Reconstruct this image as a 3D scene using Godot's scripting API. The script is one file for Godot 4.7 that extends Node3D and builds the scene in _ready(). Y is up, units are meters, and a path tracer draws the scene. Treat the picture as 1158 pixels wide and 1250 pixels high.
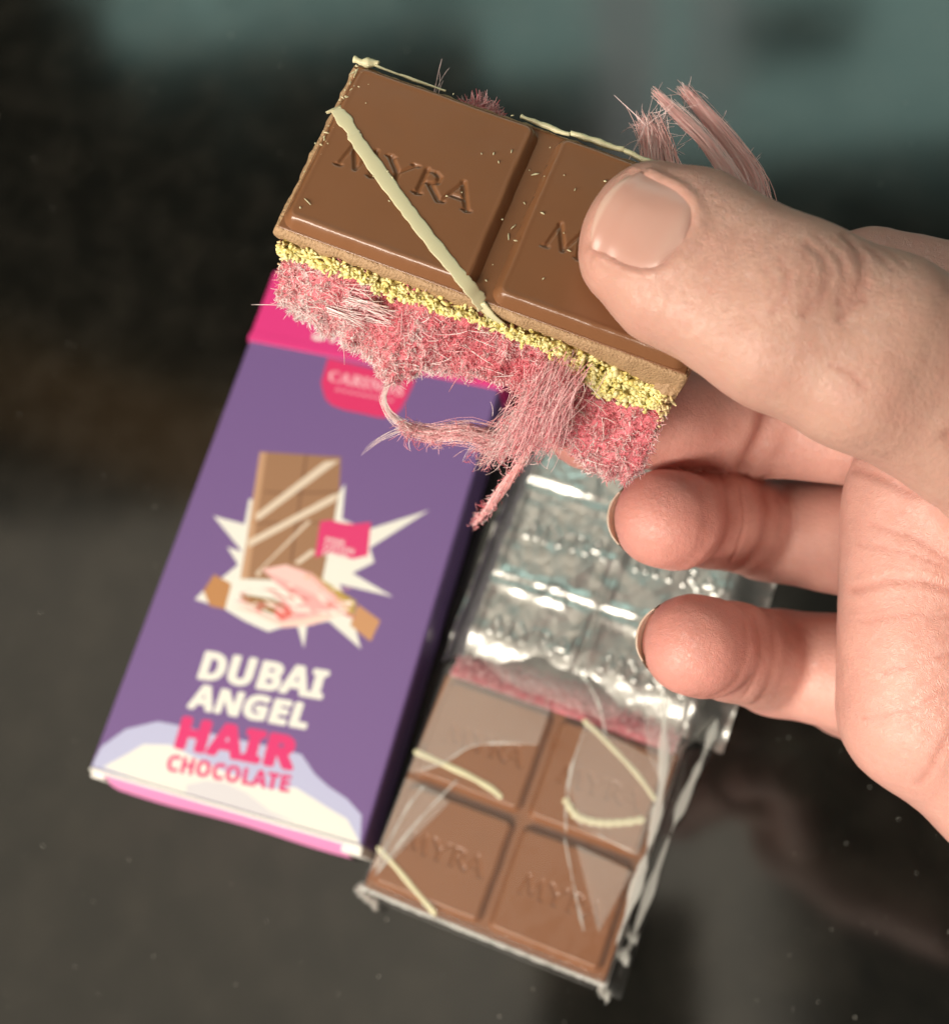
extends Node3D
# A close-up on a polished black stone table: a hand holds a broken piece of filled chocolate,
# behind it lie the purple carton and the rest of the bar in its torn wrapper. Shapes are in millimetres, scaled by MM.

const MM := 0.001
const KEY := 2.85
const TOP := 0.52
var rng := RandomNumberGenerator.new()
var noise := FastNoiseLite.new()
var mats := {}


# ---------------------------------------------------------------- mesh building
class MB:
	var v := PackedVector3Array()
	var n := PackedVector3Array()
	var uv := PackedVector2Array()
	var c := PackedColorArray()
	var ix := PackedInt32Array()

	func tri(a: int, b: int, d: int) -> void:
		ix.append(a); ix.append(b); ix.append(d)

	func quad(a: int, b: int, d: int, e: int) -> void:
		ix.append(a); ix.append(b); ix.append(d)
		ix.append(a); ix.append(d); ix.append(e)

	func smooth() -> void:
		n.resize(v.size())
		n.fill(Vector3.ZERO)
		for i in range(0, ix.size(), 3):
			var a := ix[i]
			var b := ix[i + 1]
			var d := ix[i + 2]
			var f := (v[d] - v[a]).cross(v[b] - v[a])
			n[a] += f
			n[b] += f
			n[d] += f
		for i in n.size():
			n[i] = n[i].normalized() if n[i].length_squared() > 1e-20 else Vector3.UP

	func mesh(m: Material, scale := 0.001) -> ArrayMesh:
		if n.size() != v.size():
			smooth()
		var w := PackedVector3Array()
		w.resize(v.size())
		for i in v.size():
			w[i] = v[i] * scale
		var a := []
		a.resize(Mesh.ARRAY_MAX)
		a[Mesh.ARRAY_VERTEX] = w
		a[Mesh.ARRAY_NORMAL] = n
		if uv.size() == v.size():
			a[Mesh.ARRAY_TEX_UV] = uv
		if c.size() == v.size():
			a[Mesh.ARRAY_COLOR] = c
		a[Mesh.ARRAY_INDEX] = ix
		var out := ArrayMesh.new()
		out.add_surface_from_arrays(Mesh.PRIMITIVE_TRIANGLES, a)
		out.surface_set_material(0, m)
		return out


func put(called: String, mesh: Mesh, parent: Node = self) -> MeshInstance3D:
	var o := MeshInstance3D.new()
	o.name = called
	o.mesh = mesh
	parent.add_child(o, true)
	return o


func thing(called: String, label: String, category: String, at := Transform3D(), group := "") -> Node3D:
	var o := Node3D.new()
	o.name = called
	add_child(o, true)
	o.transform = at
	return tag(o, label, category, group)


func tag(o: Node3D, label: String, category: String, group := "") -> Node3D:
	o.set_meta("label", label)
	o.set_meta("category", category)
	if group:
		o.set_meta("group", group)
	return o


# a sheet of nu x nv points; fn(u, v) with u, v in 0..1 gives the place
func sheet(mb: MB, nu: int, nv: int, fn: Callable, flip := false) -> void:
	var base := mb.v.size()
	for j in nv:
		for i in nu:
			var u := float(i) / (nu - 1)
			var w := float(j) / (nv - 1)
			mb.v.append(fn.call(u, w))
			mb.uv.append(Vector2(u, 1.0 - w))
	for j in nv - 1:
		for i in nu - 1:
			var a := base + j * nu + i
			if flip:
				mb.quad(a, a + 1, a + nu + 1, a + nu)
			else:
				mb.quad(a, a + nu, a + nu + 1, a + 1)


# a tube along points p with radii r; squash flattens it along "flat"
func tube(mb: MB, p: Array, r: Array, sides := 8, col := Color.WHITE, flat := Vector3.ZERO, squash := 1.0) -> void:
	var base := mb.v.size()
	var up := Vector3(0.31, 0.87, 0.38)
	for i in p.size():
		var t: Vector3 = (p[mini(i + 1, p.size() - 1)] - p[maxi(i - 1, 0)]).normalized()
		var a := t.cross(flat if flat != Vector3.ZERO else up).normalized()
		var b := a.cross(t).normalized()
		for k in sides:
			var g := TAU * k / sides
			var off: Vector3 = a * cos(g) * r[i] + b * sin(g) * r[i] * squash
			mb.v.append(p[i] + off)
			mb.c.append(col)
			mb.uv.append(Vector2(float(k) / sides, float(i)))
	for i in p.size() - 1:
		for k in sides:
			var k2 := (k + 1) % sides
			mb.quad(base + i * sides + k, base + i * sides + k2, base + (i + 1) * sides + k2, base + (i + 1) * sides + k)
	for e in [0, p.size() - 1]:
		var m := mb.v.size()
		mb.v.append(p[e])
		mb.c.append(col)
		mb.uv.append(Vector2.ZERO)
		for k in sides:
			var k2 := (k + 1) % sides
			if e == 0:
				mb.tri(m, base + k2, base + k)
			else:
				mb.tri(m, base + e * sides + k, base + e * sides + k2)


func curve_at(p: Array, t: float) -> Vector3:
	var f := clampf(t, 0.0, 1.0) * (p.size() - 1)
	var i := mini(int(f), p.size() - 2)
	var a: Vector3 = p[i]
	var b: Vector3 = p[i + 1]
	var pre: Vector3 = p[maxi(i - 1, 0)]
	var post: Vector3 = p[mini(i + 2, p.size() - 1)]
	return a.cubic_interpolate(b, pre, post, f - i)


func spline(p: Array, count: int) -> Array:
	var out := []
	for i in count:
		out.append(curve_at(p, float(i) / (count - 1)))
	return out


# a block with rounded edges, from lo to hi
func rounded_box(mb: MB, lo: Vector3, hi: Vector3, r: float, seg := 3) -> void:
	var mid := (lo + hi) * 0.5
	var half := (hi - lo) * 0.5
	var rr := minf(r, minf(half.x, minf(half.y, half.z)) * 0.99)
	for axis in 3:
		for s in [-1.0, 1.0]:
			var us := steps(half[(axis + 1) % 3], rr, seg)
			var ws := steps(half[(axis + 2) % 3], rr, seg)
			var base := mb.v.size()
			for w in ws:
				for u in us:
					var q := Vector3.ZERO
					q[axis] = s * half[axis]
					q[(axis + 1) % 3] = u
					q[(axis + 2) % 3] = w
					var core := q.clamp(-(half - Vector3.ONE * rr), half - Vector3.ONE * rr)
					var dir := (q - core).normalized()
					mb.v.append(mid + core + dir * rr)
					mb.n.append(dir)
					mb.uv.append(Vector2(u, w))
			for j in ws.size() - 1:
				for i in us.size() - 1:
					var a := base + j * us.size() + i
					if s < 0:
						mb.quad(a, a + 1, a + us.size() + 1, a + us.size())
					else:
						mb.quad(a, a + us.size(), a + us.size() + 1, a + 1)


func steps(h: float, r: float, seg: int) -> Array:
	var out := []
	for i in seg + 1:
		out.append(-h + r * (1.0 - cos(PI / 2 * i / seg)) if false else -h + r * i / seg)
	for i in seg + 1:
		out.append(h - r * (seg - i) / seg)
	return out


# ---------------------------------------------------------------- materials
func lin(r: float, g: float, b: float, a := 1.0) -> Color:
	var c := Color(r, g, b).linear_to_srgb()
	c.a = a
	return c


func matte(called: String, c: Color, rough: float, spec := 0.5) -> StandardMaterial3D:
	var m := StandardMaterial3D.new()
	m.resource_name = called
	m.albedo_color = c
	m.roughness = rough
	m.metallic_specular = spec
	mats[called] = m
	return m


func noise_tex(size: int, freq: float, kind: int, octaves: int, seed_: int, as_normal := false, strength := 4.0, ramp: Gradient = null) -> NoiseTexture2D:
	var f := FastNoiseLite.new()
	f.noise_type = kind
	f.frequency = freq
	f.fractal_octaves = octaves
	f.seed = seed_
	var t := NoiseTexture2D.new()
	t.width = size
	t.height = size
	t.seamless = true
	t.noise = f
	t.as_normal_map = as_normal
	t.bump_strength = strength
	t.color_ramp = ramp
	return t


func bump(m: StandardMaterial3D, t: Texture2D, mm: float, tile_mm: float) -> void:
	m.heightmap_enabled = true
	m.heightmap_texture = t
	m.heightmap_scale = mm * 0.1
	m.uv1_triplanar = true
	m.uv1_scale = Vector3.ONE * (1000.0 / tile_mm)


func ramp2(a: Color, b: Color, at_a := 0.0, at_b := 1.0) -> Gradient:
	var g := Gradient.new()
	g.offsets = PackedFloat32Array([at_a, at_b])
	g.colors = PackedColorArray([a, b])
	return g


func make_materials() -> void:
	var stone := matte("polished black stone", Color.WHITE, 0.14, 0.58)
	stone.albedo_texture = noise_tex(1024, 0.012, FastNoiseLite.TYPE_SIMPLEX_SMOOTH, 6, 3, false, 1.0, ramp2(lin(0.006, 0.006, 0.005), lin(0.012, 0.011, 0.009), 0.25, 0.8))
	stone.uv1_triplanar = true
	stone.uv1_scale = Vector3.ONE * 4.0
	stone.roughness_texture = noise_tex(512, 0.01, FastNoiseLite.TYPE_SIMPLEX_SMOOTH, 5, 11, false, 1.0, ramp2(Color(0.82, 0.82, 0.82), Color(1, 1, 1), 0.2, 0.85))
	var ch := matte("milk chocolate", lin(0.205, 0.09, 0.041), 0.25)
	ch.uv1_triplanar = true
	ch.uv1_scale = Vector3.ONE * 40.0
	ch.roughness_texture = noise_tex(512, 0.009, FastNoiseLite.TYPE_SIMPLEX_SMOOTH, 5, 15, false, 1.0, ramp2(Color(0.92, 0.92, 0.92), Color(1, 1, 1), 0.2, 0.8))
	ch.vertex_color_use_as_albedo = true
	var ch2: StandardMaterial3D = ch.duplicate()
	ch2.resource_name = "warm milk chocolate"
	ch2.albedo_color = lin(0.19, 0.068, 0.022)
	mats["warm milk chocolate"] = ch2
	var cut := matte("broken chocolate", lin(0.40, 0.25, 0.135), 0.62)
	bump(cut, noise_tex(512, 0.05, FastNoiseLite.TYPE_SIMPLEX_SMOOTH, 4, 6), 0.25, 14.0)
	var wall := matte("chocolate side", lin(0.20, 0.105, 0.052), 0.45)
	bump(wall, noise_tex(256, 0.03, FastNoiseLite.TYPE_SIMPLEX_SMOOTH, 4, 7), 0.12, 12.0)
	matte("white chocolate", lin(0.62, 0.57, 0.36), 0.4)
	mats["white chocolate"].subsurf_scatter_enabled = true
	mats["white chocolate"].subsurf_scatter_strength = 0.05
	var yl := matte("yellow crumb", Color.WHITE, 0.5)
	yl.vertex_color_use_as_albedo = true
	var pk := matte("pink floss", Color.WHITE, 0.5)
	pk.vertex_color_use_as_albedo = true
	pk.backlight_enabled = true
	pk.backlight = Color(0.4, 0.4, 0.4)
	var fill := matte("pink filling", lin(0.66, 0.17, 0.21), 0.7)
	bump(fill, noise_tex(512, 0.06, FastNoiseLite.TYPE_CELLULAR, 3, 8), 0.4, 12.0)
	matte("purple card", lin(0.15, 0.088, 0.245), 0.36)
	matte("pink card", lin(0.62, 0.035, 0.20), 0.34)
	matte("pink card edge", lin(0.72, 0.25, 0.50), 0.5)
	matte("white card", lin(0.78, 0.76, 0.72), 0.55)
	matte("card side", lin(0.06, 0.03, 0.085), 0.4)
	var foil := matte("silver foil", lin(0.58, 0.58, 0.56), 0.33)
	foil.metallic = 0.92
	bump(foil, noise_tex(512, 0.02, FastNoiseLite.TYPE_SIMPLEX_SMOOTH, 3, 9), 0.02, 22.0)
	var film := matte("clear film", Color(0.95, 0.96, 0.96, 0.03), 0.09, 0.27)
	film.transparency = BaseMaterial3D.TRANSPARENCY_ALPHA
	var fold := matte("folded film", Color(0.95, 0.95, 0.93, 0.30), 0.18, 0.7)
	fold.transparency = BaseMaterial3D.TRANSPARENCY_ALPHA
	var haze := matte("loose film", Color(0.93, 0.92, 0.90, 0.13), 0.22, 0.5)
	haze.transparency = BaseMaterial3D.TRANSPARENCY_ALPHA
	var skin := matte("skin", Color.WHITE, 0.41, 0.45)
	skin.vertex_color_use_as_albedo = true
	skin.subsurf_scatter_enabled = true
	skin.subsurf_scatter_strength = 0.14
	bump(skin, skin_texture(), 0.10, 22.0)
	skin.normal_enabled = true
	skin.normal_texture = noise_tex(512, 0.05, FastNoiseLite.TYPE_CELLULAR, 2, 23, true, 3.0)
	skin.normal_scale = 0.2
	skin.roughness_texture = noise_tex(512, 0.03, FastNoiseLite.TYPE_SIMPLEX_SMOOTH, 4, 24, false, 1.0, ramp2(Color(0.8, 0.8, 0.8), Color(1, 1, 1), 0.3, 0.7))
	var nail := matte("nail", Color.WHITE, 0.27)
	nail.vertex_color_use_as_albedo = true
	nail.subsurf_scatter_enabled = true
	nail.subsurf_scatter_strength = 0.08
	matte("dust", lin(0.30, 0.29, 0.26), 0.7)
	matte("dark wood", lin(0.03, 0.024, 0.017), 0.6)
	matte("dark leaf", lin(0.012, 0.018, 0.014), 0.6)
	matte("grey post", lin(0.8, 0.8, 0.78), 0.6)


# fine skin ridges: warped stripes half a millimetre apart
func skin_texture() -> ImageTexture:
	var size := 768
	var f := FastNoiseLite.new()
	f.noise_type = FastNoiseLite.TYPE_SIMPLEX_SMOOTH
	f.frequency = 0.006
	f.fractal_octaves = 3
	f.seed = 21
	var warp := f.get_seamless_image(size, size)
	f.frequency = 0.03
	f.seed = 22
	var fine := f.get_seamless_image(size, size)
	var wd := warp.get_data()
	var fd := fine.get_data()
	var bytes := PackedByteArray()
	bytes.resize(size * size)
	for y in size:
		for x in size:
			var i := y * size + x
			var ph := (x * 44.0 / size + wd[i] * 0.032 * 2.0 + sin(y * TAU / size) * 1.5) * TAU
			bytes[i] = int(clampf(110.0 + 60.0 * sin(ph) + (fd[i] - 128.0) * 0.75, 0.0, 255.0))
	return ImageTexture.create_from_image(Image.create_from_data(size, size, false, Image.FORMAT_L8, bytes))


# ---------------------------------------------------------------- flat print
func fill_poly(im: Image, pts: Array, col: Color) -> void:
	var lo := INF
	var hi := -INF
	for p in pts:
		lo = minf(lo, p.y)
		hi = maxf(hi, p.y)
	for y in range(maxi(int(lo), 0), mini(int(hi) + 1, im.get_height())):
		var cuts := []
		for i in pts.size():
			var a: Vector2 = pts[i]
			var b: Vector2 = pts[(i + 1) % pts.size()]
			if (a.y <= y + 0.5) != (b.y <= y + 0.5):
				cuts.append(a.x + (y + 0.5 - a.y) / (b.y - a.y) * (b.x - a.x))
		cuts.sort()
		for i in range(0, cuts.size() - 1, 2):
			var x0 := int(round(cuts[i]))
			var x1 := int(round(cuts[i + 1]))
			if x1 > x0:
				im.fill_rect(Rect2i(x0, y, x1 - x0, 1), col)


# words as the triangles of a TextMesh, laid into the quad bottom-left, bottom-right, top-left
func print_text(im: Image, text: String, q: Array, col: Color, to_px: Callable, bold := 0.0, font_name := "Droid Sans", weight := 700) -> void:
	var font := SystemFont.new()
	font.font_names = PackedStringArray([font_name])
	font.font_weight = weight
	var tm := TextMesh.new()
	tm.text = text
	tm.font = font
	tm.font_size = 64
	tm.depth = 0.0
	tm.pixel_size = 0.01
	var s := tm.surface_get_arrays(0)
	var vs: PackedVector3Array = s[Mesh.ARRAY_VERTEX]
	var ids: PackedInt32Array = s[Mesh.ARRAY_INDEX] if s[Mesh.ARRAY_INDEX] != null else PackedInt32Array(range(vs.size()))
	var lo := Vector2(INF, INF)
	var hi := -lo
	for p in vs:
		lo = lo.min(Vector2(p.x, p.y))
		hi = hi.max(Vector2(p.x, p.y))
	var offs := [Vector2.ZERO]
	if bold > 0.0:
		for k in 8:
			offs.append(Vector2.from_angle(TAU * k / 8) * bold)
	for o in offs:
		for i in range(0, ids.size(), 3):
			var tri := []
			for k in 3:
				var p := vs[ids[i + k]]
				var a := (p.x - lo.x) / (hi.x - lo.x)
				var b := (p.y - lo.y) / (hi.y - lo.y)
				tri.append(to_px.call(q[0] + (q[1] - q[0]) * a + (q[2] - q[0]) * b) + o)
			fill_poly(im, tri, col)


func carton_print() -> ImageTexture:
	var k := 14.0
	var im := Image.create(1008, 1698, false, Image.FORMAT_RGB8)
	var px := func(p: Vector2) -> Vector2: return Vector2(p.x * k, 1698.0 - p.y * k)
	var ink := func(pts: Array, c: Color) -> void: fill_poly(im, pts.map(px), c)
	im.fill(lin(0.15, 0.088, 0.245))
	var cream := lin(0.70, 0.69, 0.65)
	var brown := lin(0.29, 0.155, 0.085)
	ink.call([Vector2(7.5, 69.7), Vector2(16.7, 69.4), Vector2(15.5, 76.3), Vector2(38.0, 81.4), Vector2(39.8, 86.2), Vector2(42.0, 76.7), Vector2(49.6, 75.4), Vector2(63.9, 84.2), Vector2(51.7, 70.8), Vector2(54.0, 67.4), Vector2(49.3, 63.3), Vector2(61.6, 59.7), Vector2(46.9, 59.7), Vector2(54.1, 50.4), Vector2(57.6, 44.9), Vector2(47.2, 49.8), Vector2(42.1, 47.4), Vector2(43.2, 41.6), Vector2(39.2, 47.3), Vector2(32.7, 43.4), Vector2(25.7, 44.6), Vector2(18.9, 46.5), Vector2(10.7, 46.9), Vector2(12.1, 49.6), Vector2(16.4, 54.9), Vector2(18.8, 58.5), Vector2(14.3, 62.3), Vector2(18.7, 62.1)], cream)
	ink.call([Vector2(13.8, 89.9), Vector2(36.2, 93.3), Vector2(38.7, 84.7), Vector2(40.3, 74.5), Vector2(42.1, 59.8), Vector2(39.5, 58.6), Vector2(20.7, 55.0), Vector2(18.7, 65.8)], brown)
	ink.call([Vector2(13.8, 89.9), Vector2(15.7, 90.0), Vector2(22.7, 55.5), Vector2(20.7, 55.0), Vector2(18.7, 65.8)], lin(0.46, 0.27, 0.16))
	for g in [[Vector2(26.4, 91.8), Vector2(27.0, 91.9), Vector2(32.8, 62.4), Vector2(32.2, 62.2)], [Vector2(18.8, 79.5), Vector2(24.7, 80.4), Vector2(39.0, 84.0), Vector2(39.1, 83.5), Vector2(24.9, 79.9), Vector2(18.9, 79.1)], [Vector2(19.4, 70.6), Vector2(38.8, 75.1), Vector2(39.0, 74.7), Vector2(19.6, 70.2)]]:
		ink.call(g, lin(0.17, 0.08, 0.045))
	for g in [[Vector2(32.3, 91.1), Vector2(36.2, 92.3), Vector2(19.9, 71.0), Vector2(18.7, 72.6)], [Vector2(37.3, 82.5), Vector2(39.1, 83.5), Vector2(38.5, 80.9), Vector2(20.0, 63.6), Vector2(19.1, 65.3)], [Vector2(33.1, 74.1), Vector2(34.2, 74.3), Vector2(25.5, 58.8), Vector2(25.4, 56.4), Vector2(24.2, 57.3)], [Vector2(36.7, 66.9), Vector2(38.1, 66.4), Vector2(34.7, 62.2), Vector2(33.3, 62.5)]]:
		ink.call(g, lin(0.62, 0.52, 0.42))
	ink.call([Vector2(14.9, 53.9), Vector2(33.5, 55.0), Vector2(34.1, 53.4), Vector2(18.6, 52.4)], cream)
	ink.call([Vector2(12.1, 49.6), Vector2(13.4, 54.5), Vector2(18.9, 53.1), Vector2(19.5, 46.3), Vector2(15.3, 46.2)], lin(0.42, 0.20, 0.08))
	ink.call([Vector2(53.3, 55.7), Vector2(60.2, 53.0), Vector2(59.4, 47.3), Vector2(53.0, 50.1)], lin(0.48, 0.25, 0.12))
	ink.call([Vector2(22.1, 51.1), Vector2(31.0, 51.8), Vector2(36.2, 50.7), Vector2(32.9, 48.1), Vector2(24.1, 48.9)], lin(0.25, 0.12, 0.03))
	ink.call([Vector2(36.5, 60.3), Vector2(38.8, 60.8), Vector2(52.7, 56.4), Vector2(53.0, 51.8), Vector2(49.1, 55.0)], lin(0.40, 0.27, 0.05))
	ink.call([Vector2(20.3, 49.2), Vector2(35.5, 45.8), Vector2(47.0, 50.4), Vector2(51.6, 54.4), Vector2(38.8, 60.8), Vector2(31.3, 61.4), Vector2(25.5, 58.8), Vector2(30.8, 55.9), Vector2(35.6, 54.1), Vector2(41.7, 52.0), Vector2(35.1, 46.9)], lin(0.70, 0.36, 0.36))
	ink.call([Vector2(25.6, 58.6), Vector2(31.3, 61.4), Vector2(37.1, 60.4), Vector2(52.0, 53.3), Vector2(44.3, 55.0), Vector2(34.7, 56.8)], lin(0.78, 0.50, 0.48))
	ink.call([Vector2(20.4, 47.4), Vector2(27.9, 46.9), Vector2(36.2, 45.4), Vector2(43.2, 47.7), Vector2(50.0, 52.2), Vector2(50.5, 54.1), Vector2(42.5, 49.8), Vector2(35.2, 46.6), Vector2(25.1, 48.0)], lin(0.80, 0.55, 0.48))
	ink.call([Vector2(32.1, 48.5), Vector2(35.5, 51.1), Vector2(37.9, 49.3), Vector2(35.1, 46.9)], lin(0.62, 0.12, 0.11))
	ink.call([Vector2(44.7, 53.9), Vector2(48.3, 55.6), Vector2(46.7, 53.2)], lin(0.60, 0.20, 0.17))
	var pr := RandomNumberGenerator.new()
	pr.seed = 9
	for i in 46:  # pulled threads of the pictured filling
		var t := pr.randf()
		var a := Vector2(lerpf(21.0, 50.0, t), lerpf(49.5, 56.0, pow(t, 0.8)) + pr.randf_range(-3.2, 3.4))
		var b := a + Vector2(pr.randf_range(2.0, 6.5), pr.randf_range(-2.2, 1.4))
		var wide := Vector2(0.1, pr.randf_range(0.15, 0.45))
		ink.call([a, a.lerp(b, 0.5) + wide * 1.6, b, a.lerp(b, 0.5) - wide], [lin(0.82, 0.62, 0.58), lin(0.72, 0.33, 0.34), lin(0.55, 0.13, 0.13), lin(0.85, 0.72, 0.66)][i % 4])
	for i in 40:
		var a := Vector2(37.0, 60.4).lerp(Vector2(53.0, 53.5), pr.randf()) + Vector2(pr.randf_range(-0.4, 0.8), pr.randf_range(-1.2, 0.6))
		var d := pr.randf_range(0.2, 0.5)
		ink.call([a, a + Vector2(d, 0.1), a + Vector2(d, d), a + Vector2(0, d)], [lin(0.50, 0.36, 0.07), lin(0.30, 0.19, 0.04), lin(0.62, 0.50, 0.14)][i % 3])
	var pink := lin(0.60, 0.035, 0.15)
	ink.call([Vector2(36.5, 74.8), Vector2(39.2, 75.8), Vector2(42.3, 75.6), Vector2(45.8, 76.1), Vector2(49.8, 77.6), Vector2(51.8, 68.7), Vector2(48.2, 66.9), Vector2(44.5, 67.0), Vector2(41.5, 67.1), Vector2(38.3, 64.9)], pink)
	print_text(im, "PINK", [Vector2(39.7, 69.7), Vector2(45.0, 69.9), Vector2(39.4, 71.0)], cream, px)
	print_text(im, "COTTON", [Vector2(39.8, 67.9), Vector2(48.0, 68.2), Vector2(39.6, 69.3)], cream, px)
	print_text(im, "CANDY", [Vector2(39.9, 66.2), Vector2(47.0, 66.4), Vector2(39.7, 67.6)], cream, px)
	ink.call([Vector2(23.4, 120.6), Vector2(23.8, 113.1), Vector2(25.8, 109.8), Vector2(27.0, 108.3), Vector2(29.3, 107.1), Vector2(32.8, 106.6), Vector2(43.8, 106.5), Vector2(46.8, 107.9), Vector2(48.0, 110.1), Vector2(48.5, 112.7), Vector2(49.0, 116.5), Vector2(49.3, 119.5)], lin(0.60, 0.028, 0.13))
	print_text(im, "CARINOS", [Vector2(25.6, 114.0), Vector2(47.3, 113.7), Vector2(25.3, 117.2)], lin(0.78, 0.50, 0.55), px, 0.0, "Droid Serif")
	for i in 9:
		var sub: Array = [Vector2(28.3, 111.6), Vector2(45.7, 111.6), Vector2(28.4, 112.6)]
		var a: Vector2 = sub[0].lerp(sub[1], (i + 0.1) / 9.0)
		var b: Vector2 = sub[0].lerp(sub[1], (i + 0.75) / 9.0)
		ink.call([a, b, b + Vector2(0, 0.7), a + Vector2(0, 0.7)], lin(0.70, 0.30, 0.38))
	ink.call([Vector2(-0.3, -0.4), Vector2(0.5, 5.2), Vector2(5.1, 10.9), Vector2(12.6, 14.8), Vector2(19.6, 15.3), Vector2(28.0, 15.4), Vector2(43.1, 16.2), Vector2(51.2, 16.3), Vector2(56.1, 12.6), Vector2(60.3, 10.7), Vector2(65.6, 9.1), Vector2(70.2, 6.4), Vector2(71.9, -0.0)], lin(0.42, 0.43, 0.62))
	ink.call([Vector2(2.9, 0.6), Vector2(7.5, 4.9), Vector2(11.0, 8.5), Vector2(17.8, 10.1), Vector2(25.0, 8.8), Vector2(33.1, 7.5), Vector2(46.5, 6.4), Vector2(52.2, 8.5), Vector2(61.4, 6.0), Vector2(67.1, 4.6), Vector2(70.3, 1.6), Vector2(71.9, -0.0), Vector2(48.8, -0.3), Vector2(20.8, -0.4)], cream)
	ink.call([Vector2(25.3, 2.0), Vector2(30.0, 4.3), Vector2(35.1, 5.0), Vector2(40.9, 4.1), Vector2(48.2, 1.5), Vector2(54.8, 0.8), Vector2(48.7, 0.1), Vector2(26.2, -0.2)], lin(0.58, 0.56, 0.60))
	print_text(im, "DUBAI", [Vector2(18.9, 27.8), Vector2(51.6, 30.6), Vector2(18.7, 34.7)], cream, px, 5.0)
	print_text(im, "ANGEL", [Vector2(18.9, 20.2), Vector2(50.0, 22.6), Vector2(18.9, 26.0)], cream, px, 5.0)
	print_text(im, "HAIR", [Vector2(19.4, 10.1), Vector2(50.0, 12.4), Vector2(18.9, 17.5)], lin(0.60, 0.03, 0.15), px, 7.0)
	print_text(im, "CHOCOLATE", [Vector2(19.1, 4.0), Vector2(51.0, 6.9), Vector2(18.6, 7.9)], lin(0.60, 0.03, 0.15), px, 1.5)
	return ImageTexture.create_from_image(im)


# ---------------------------------------------------------------- chocolate
# strokes of the word pressed into every square: from, to, half width
const LETTERS := {
	"M": [[0.0, 0.0, 0.2, 1.0, 0.042], [0.2, 1.0, 0.62, 0.08, 0.078], [0.62, 0.08, 1.02, 1.0, 0.042], [1.02, 1.0, 1.22, 0.0, 0.078], [-0.12, 0.0, 0.12, 0.0, 0.032], [1.08, 0.0, 1.36, 0.0, 0.032]],
	"Y": [[0.05, 1.0, 0.52, 0.48, 0.078], [1.0, 1.0, 0.52, 0.48, 0.042], [0.52, 0.48, 0.52, 0.0, 0.074], [-0.1, 1.0, 0.22, 1.0, 0.032], [0.86, 1.0, 1.12, 1.0, 0.032], [0.36, 0.0, 0.68, 0.0, 0.032]],
	"R": [[0.12, 0.0, 0.12, 1.0, 0.074], [0.12, 0.98, 0.45, 0.98, 0.032], [0.45, 0.98, 0.64, 0.86, 0.058], [0.64, 0.86, 0.64, 0.66, 0.078], [0.64, 0.66, 0.44, 0.52, 0.058], [0.44, 0.52, 0.12, 0.5, 0.032], [0.4, 0.5, 0.92, 0.0, 0.078], [-0.04, 0.0, 0.28, 0.0, 0.032]],
	"A": [[0.02, 0.0, 0.5, 1.0, 0.042], [0.5, 1.0, 1.0, 0.0, 0.078], [0.2, 0.36, 0.78, 0.36, 0.045], [-0.12, 0.0, 0.16, 0.0, 0.032], [0.84, 0.0, 1.14, 0.0, 0.032]],
}


# 0..1, how deep the word is pressed at (x, y); the word starts at "at" and is "h" tall
func pressed(x: float, y: float, at: Vector2, h: float) -> float:
	var q := Vector2((x - at.x) / h, (y - at.y) / h)
	if q.y < -0.15 or q.y > 1.15 or q.x < -0.2 or q.x > 5.1:
		return 0.0
	var best := 0.0
	var starts := [0.0, 1.52, 2.82, 3.78]
	var word := "MYRA"
	for k in 4:
		var lx: float = q.x - starts[k]
		if lx < -0.25 or lx > 1.5:
			continue
		for s in LETTERS[word[k]]:
			var a := Vector2(s[0], s[1])
			var b := Vector2(s[2], s[3])
			var ba := b - a
			var pa := Vector2(lx, q.y) - a
			var t := clampf(pa.dot(ba) / ba.length_squared(), 0.0, 1.0)
			var d: float = (pa - ba * t).length() - s[4]
			best = maxf(best, 1.0 - smoothstep(-0.055, 0.035, d))
	return best


# one raised square of a bar with its bevels and the pressed word, z up, from lo to hi, base at "low"
func chocolate_square(lo: Vector2, hi: Vector2, low: float, cell: float, word_at: Vector2, word_h: float, press: float, seed_: int, rim := 1.25) -> MB:
	var mb := MB.new()
	var nu := int((hi.x - lo.x) / cell) + 1
	var nv := int((hi.y - lo.y) / cell) + 1
	var f := FastNoiseLite.new()
	f.seed = seed_
	f.frequency = 0.09
	for j in nv:
		for i in nu:
			var x := lerpf(lo.x, hi.x, float(i) / (nu - 1))
			var y := lerpf(lo.y, hi.y, float(j) / (nv - 1))
			var w := f.get_noise_2d(x, y)
			var ex := minf(x - lo.x, hi.x - x)
			var ey := minf(y - lo.y, hi.y - y)
			var e := minf(ex, ey)
			var z := 0.0
			if ex < rim + 1.0 and ey < rim + 1.0:  # rounded corners
				e = rim + 1.0 - Vector2(rim + 1.0 - ex, rim + 1.0 - ey).length()
			e += w * 0.12
			var t := clampf(e / rim, 0.0, 1.0)
			z = low * (1.0 - lerpf(t, sin(t * PI / 2), 0.55)) + w * 0.03
			z += 0.04 * exp(-pow((e - rim - 0.3) / 0.25, 2.0))
			z -= press * pressed(x, y, word_at, word_h)
			mb.v.append(Vector3(x, y, z))
			mb.c.append(Color(1, 1, 1) * (1.0 + 0.05 * w))
			mb.uv.append(Vector2(x, y))
	for j in nv - 1:
		for i in nu - 1:
			var a := j * nu + i
			mb.quad(a, a + nu, a + nu + 1, a + 1)
	return mb


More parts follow.
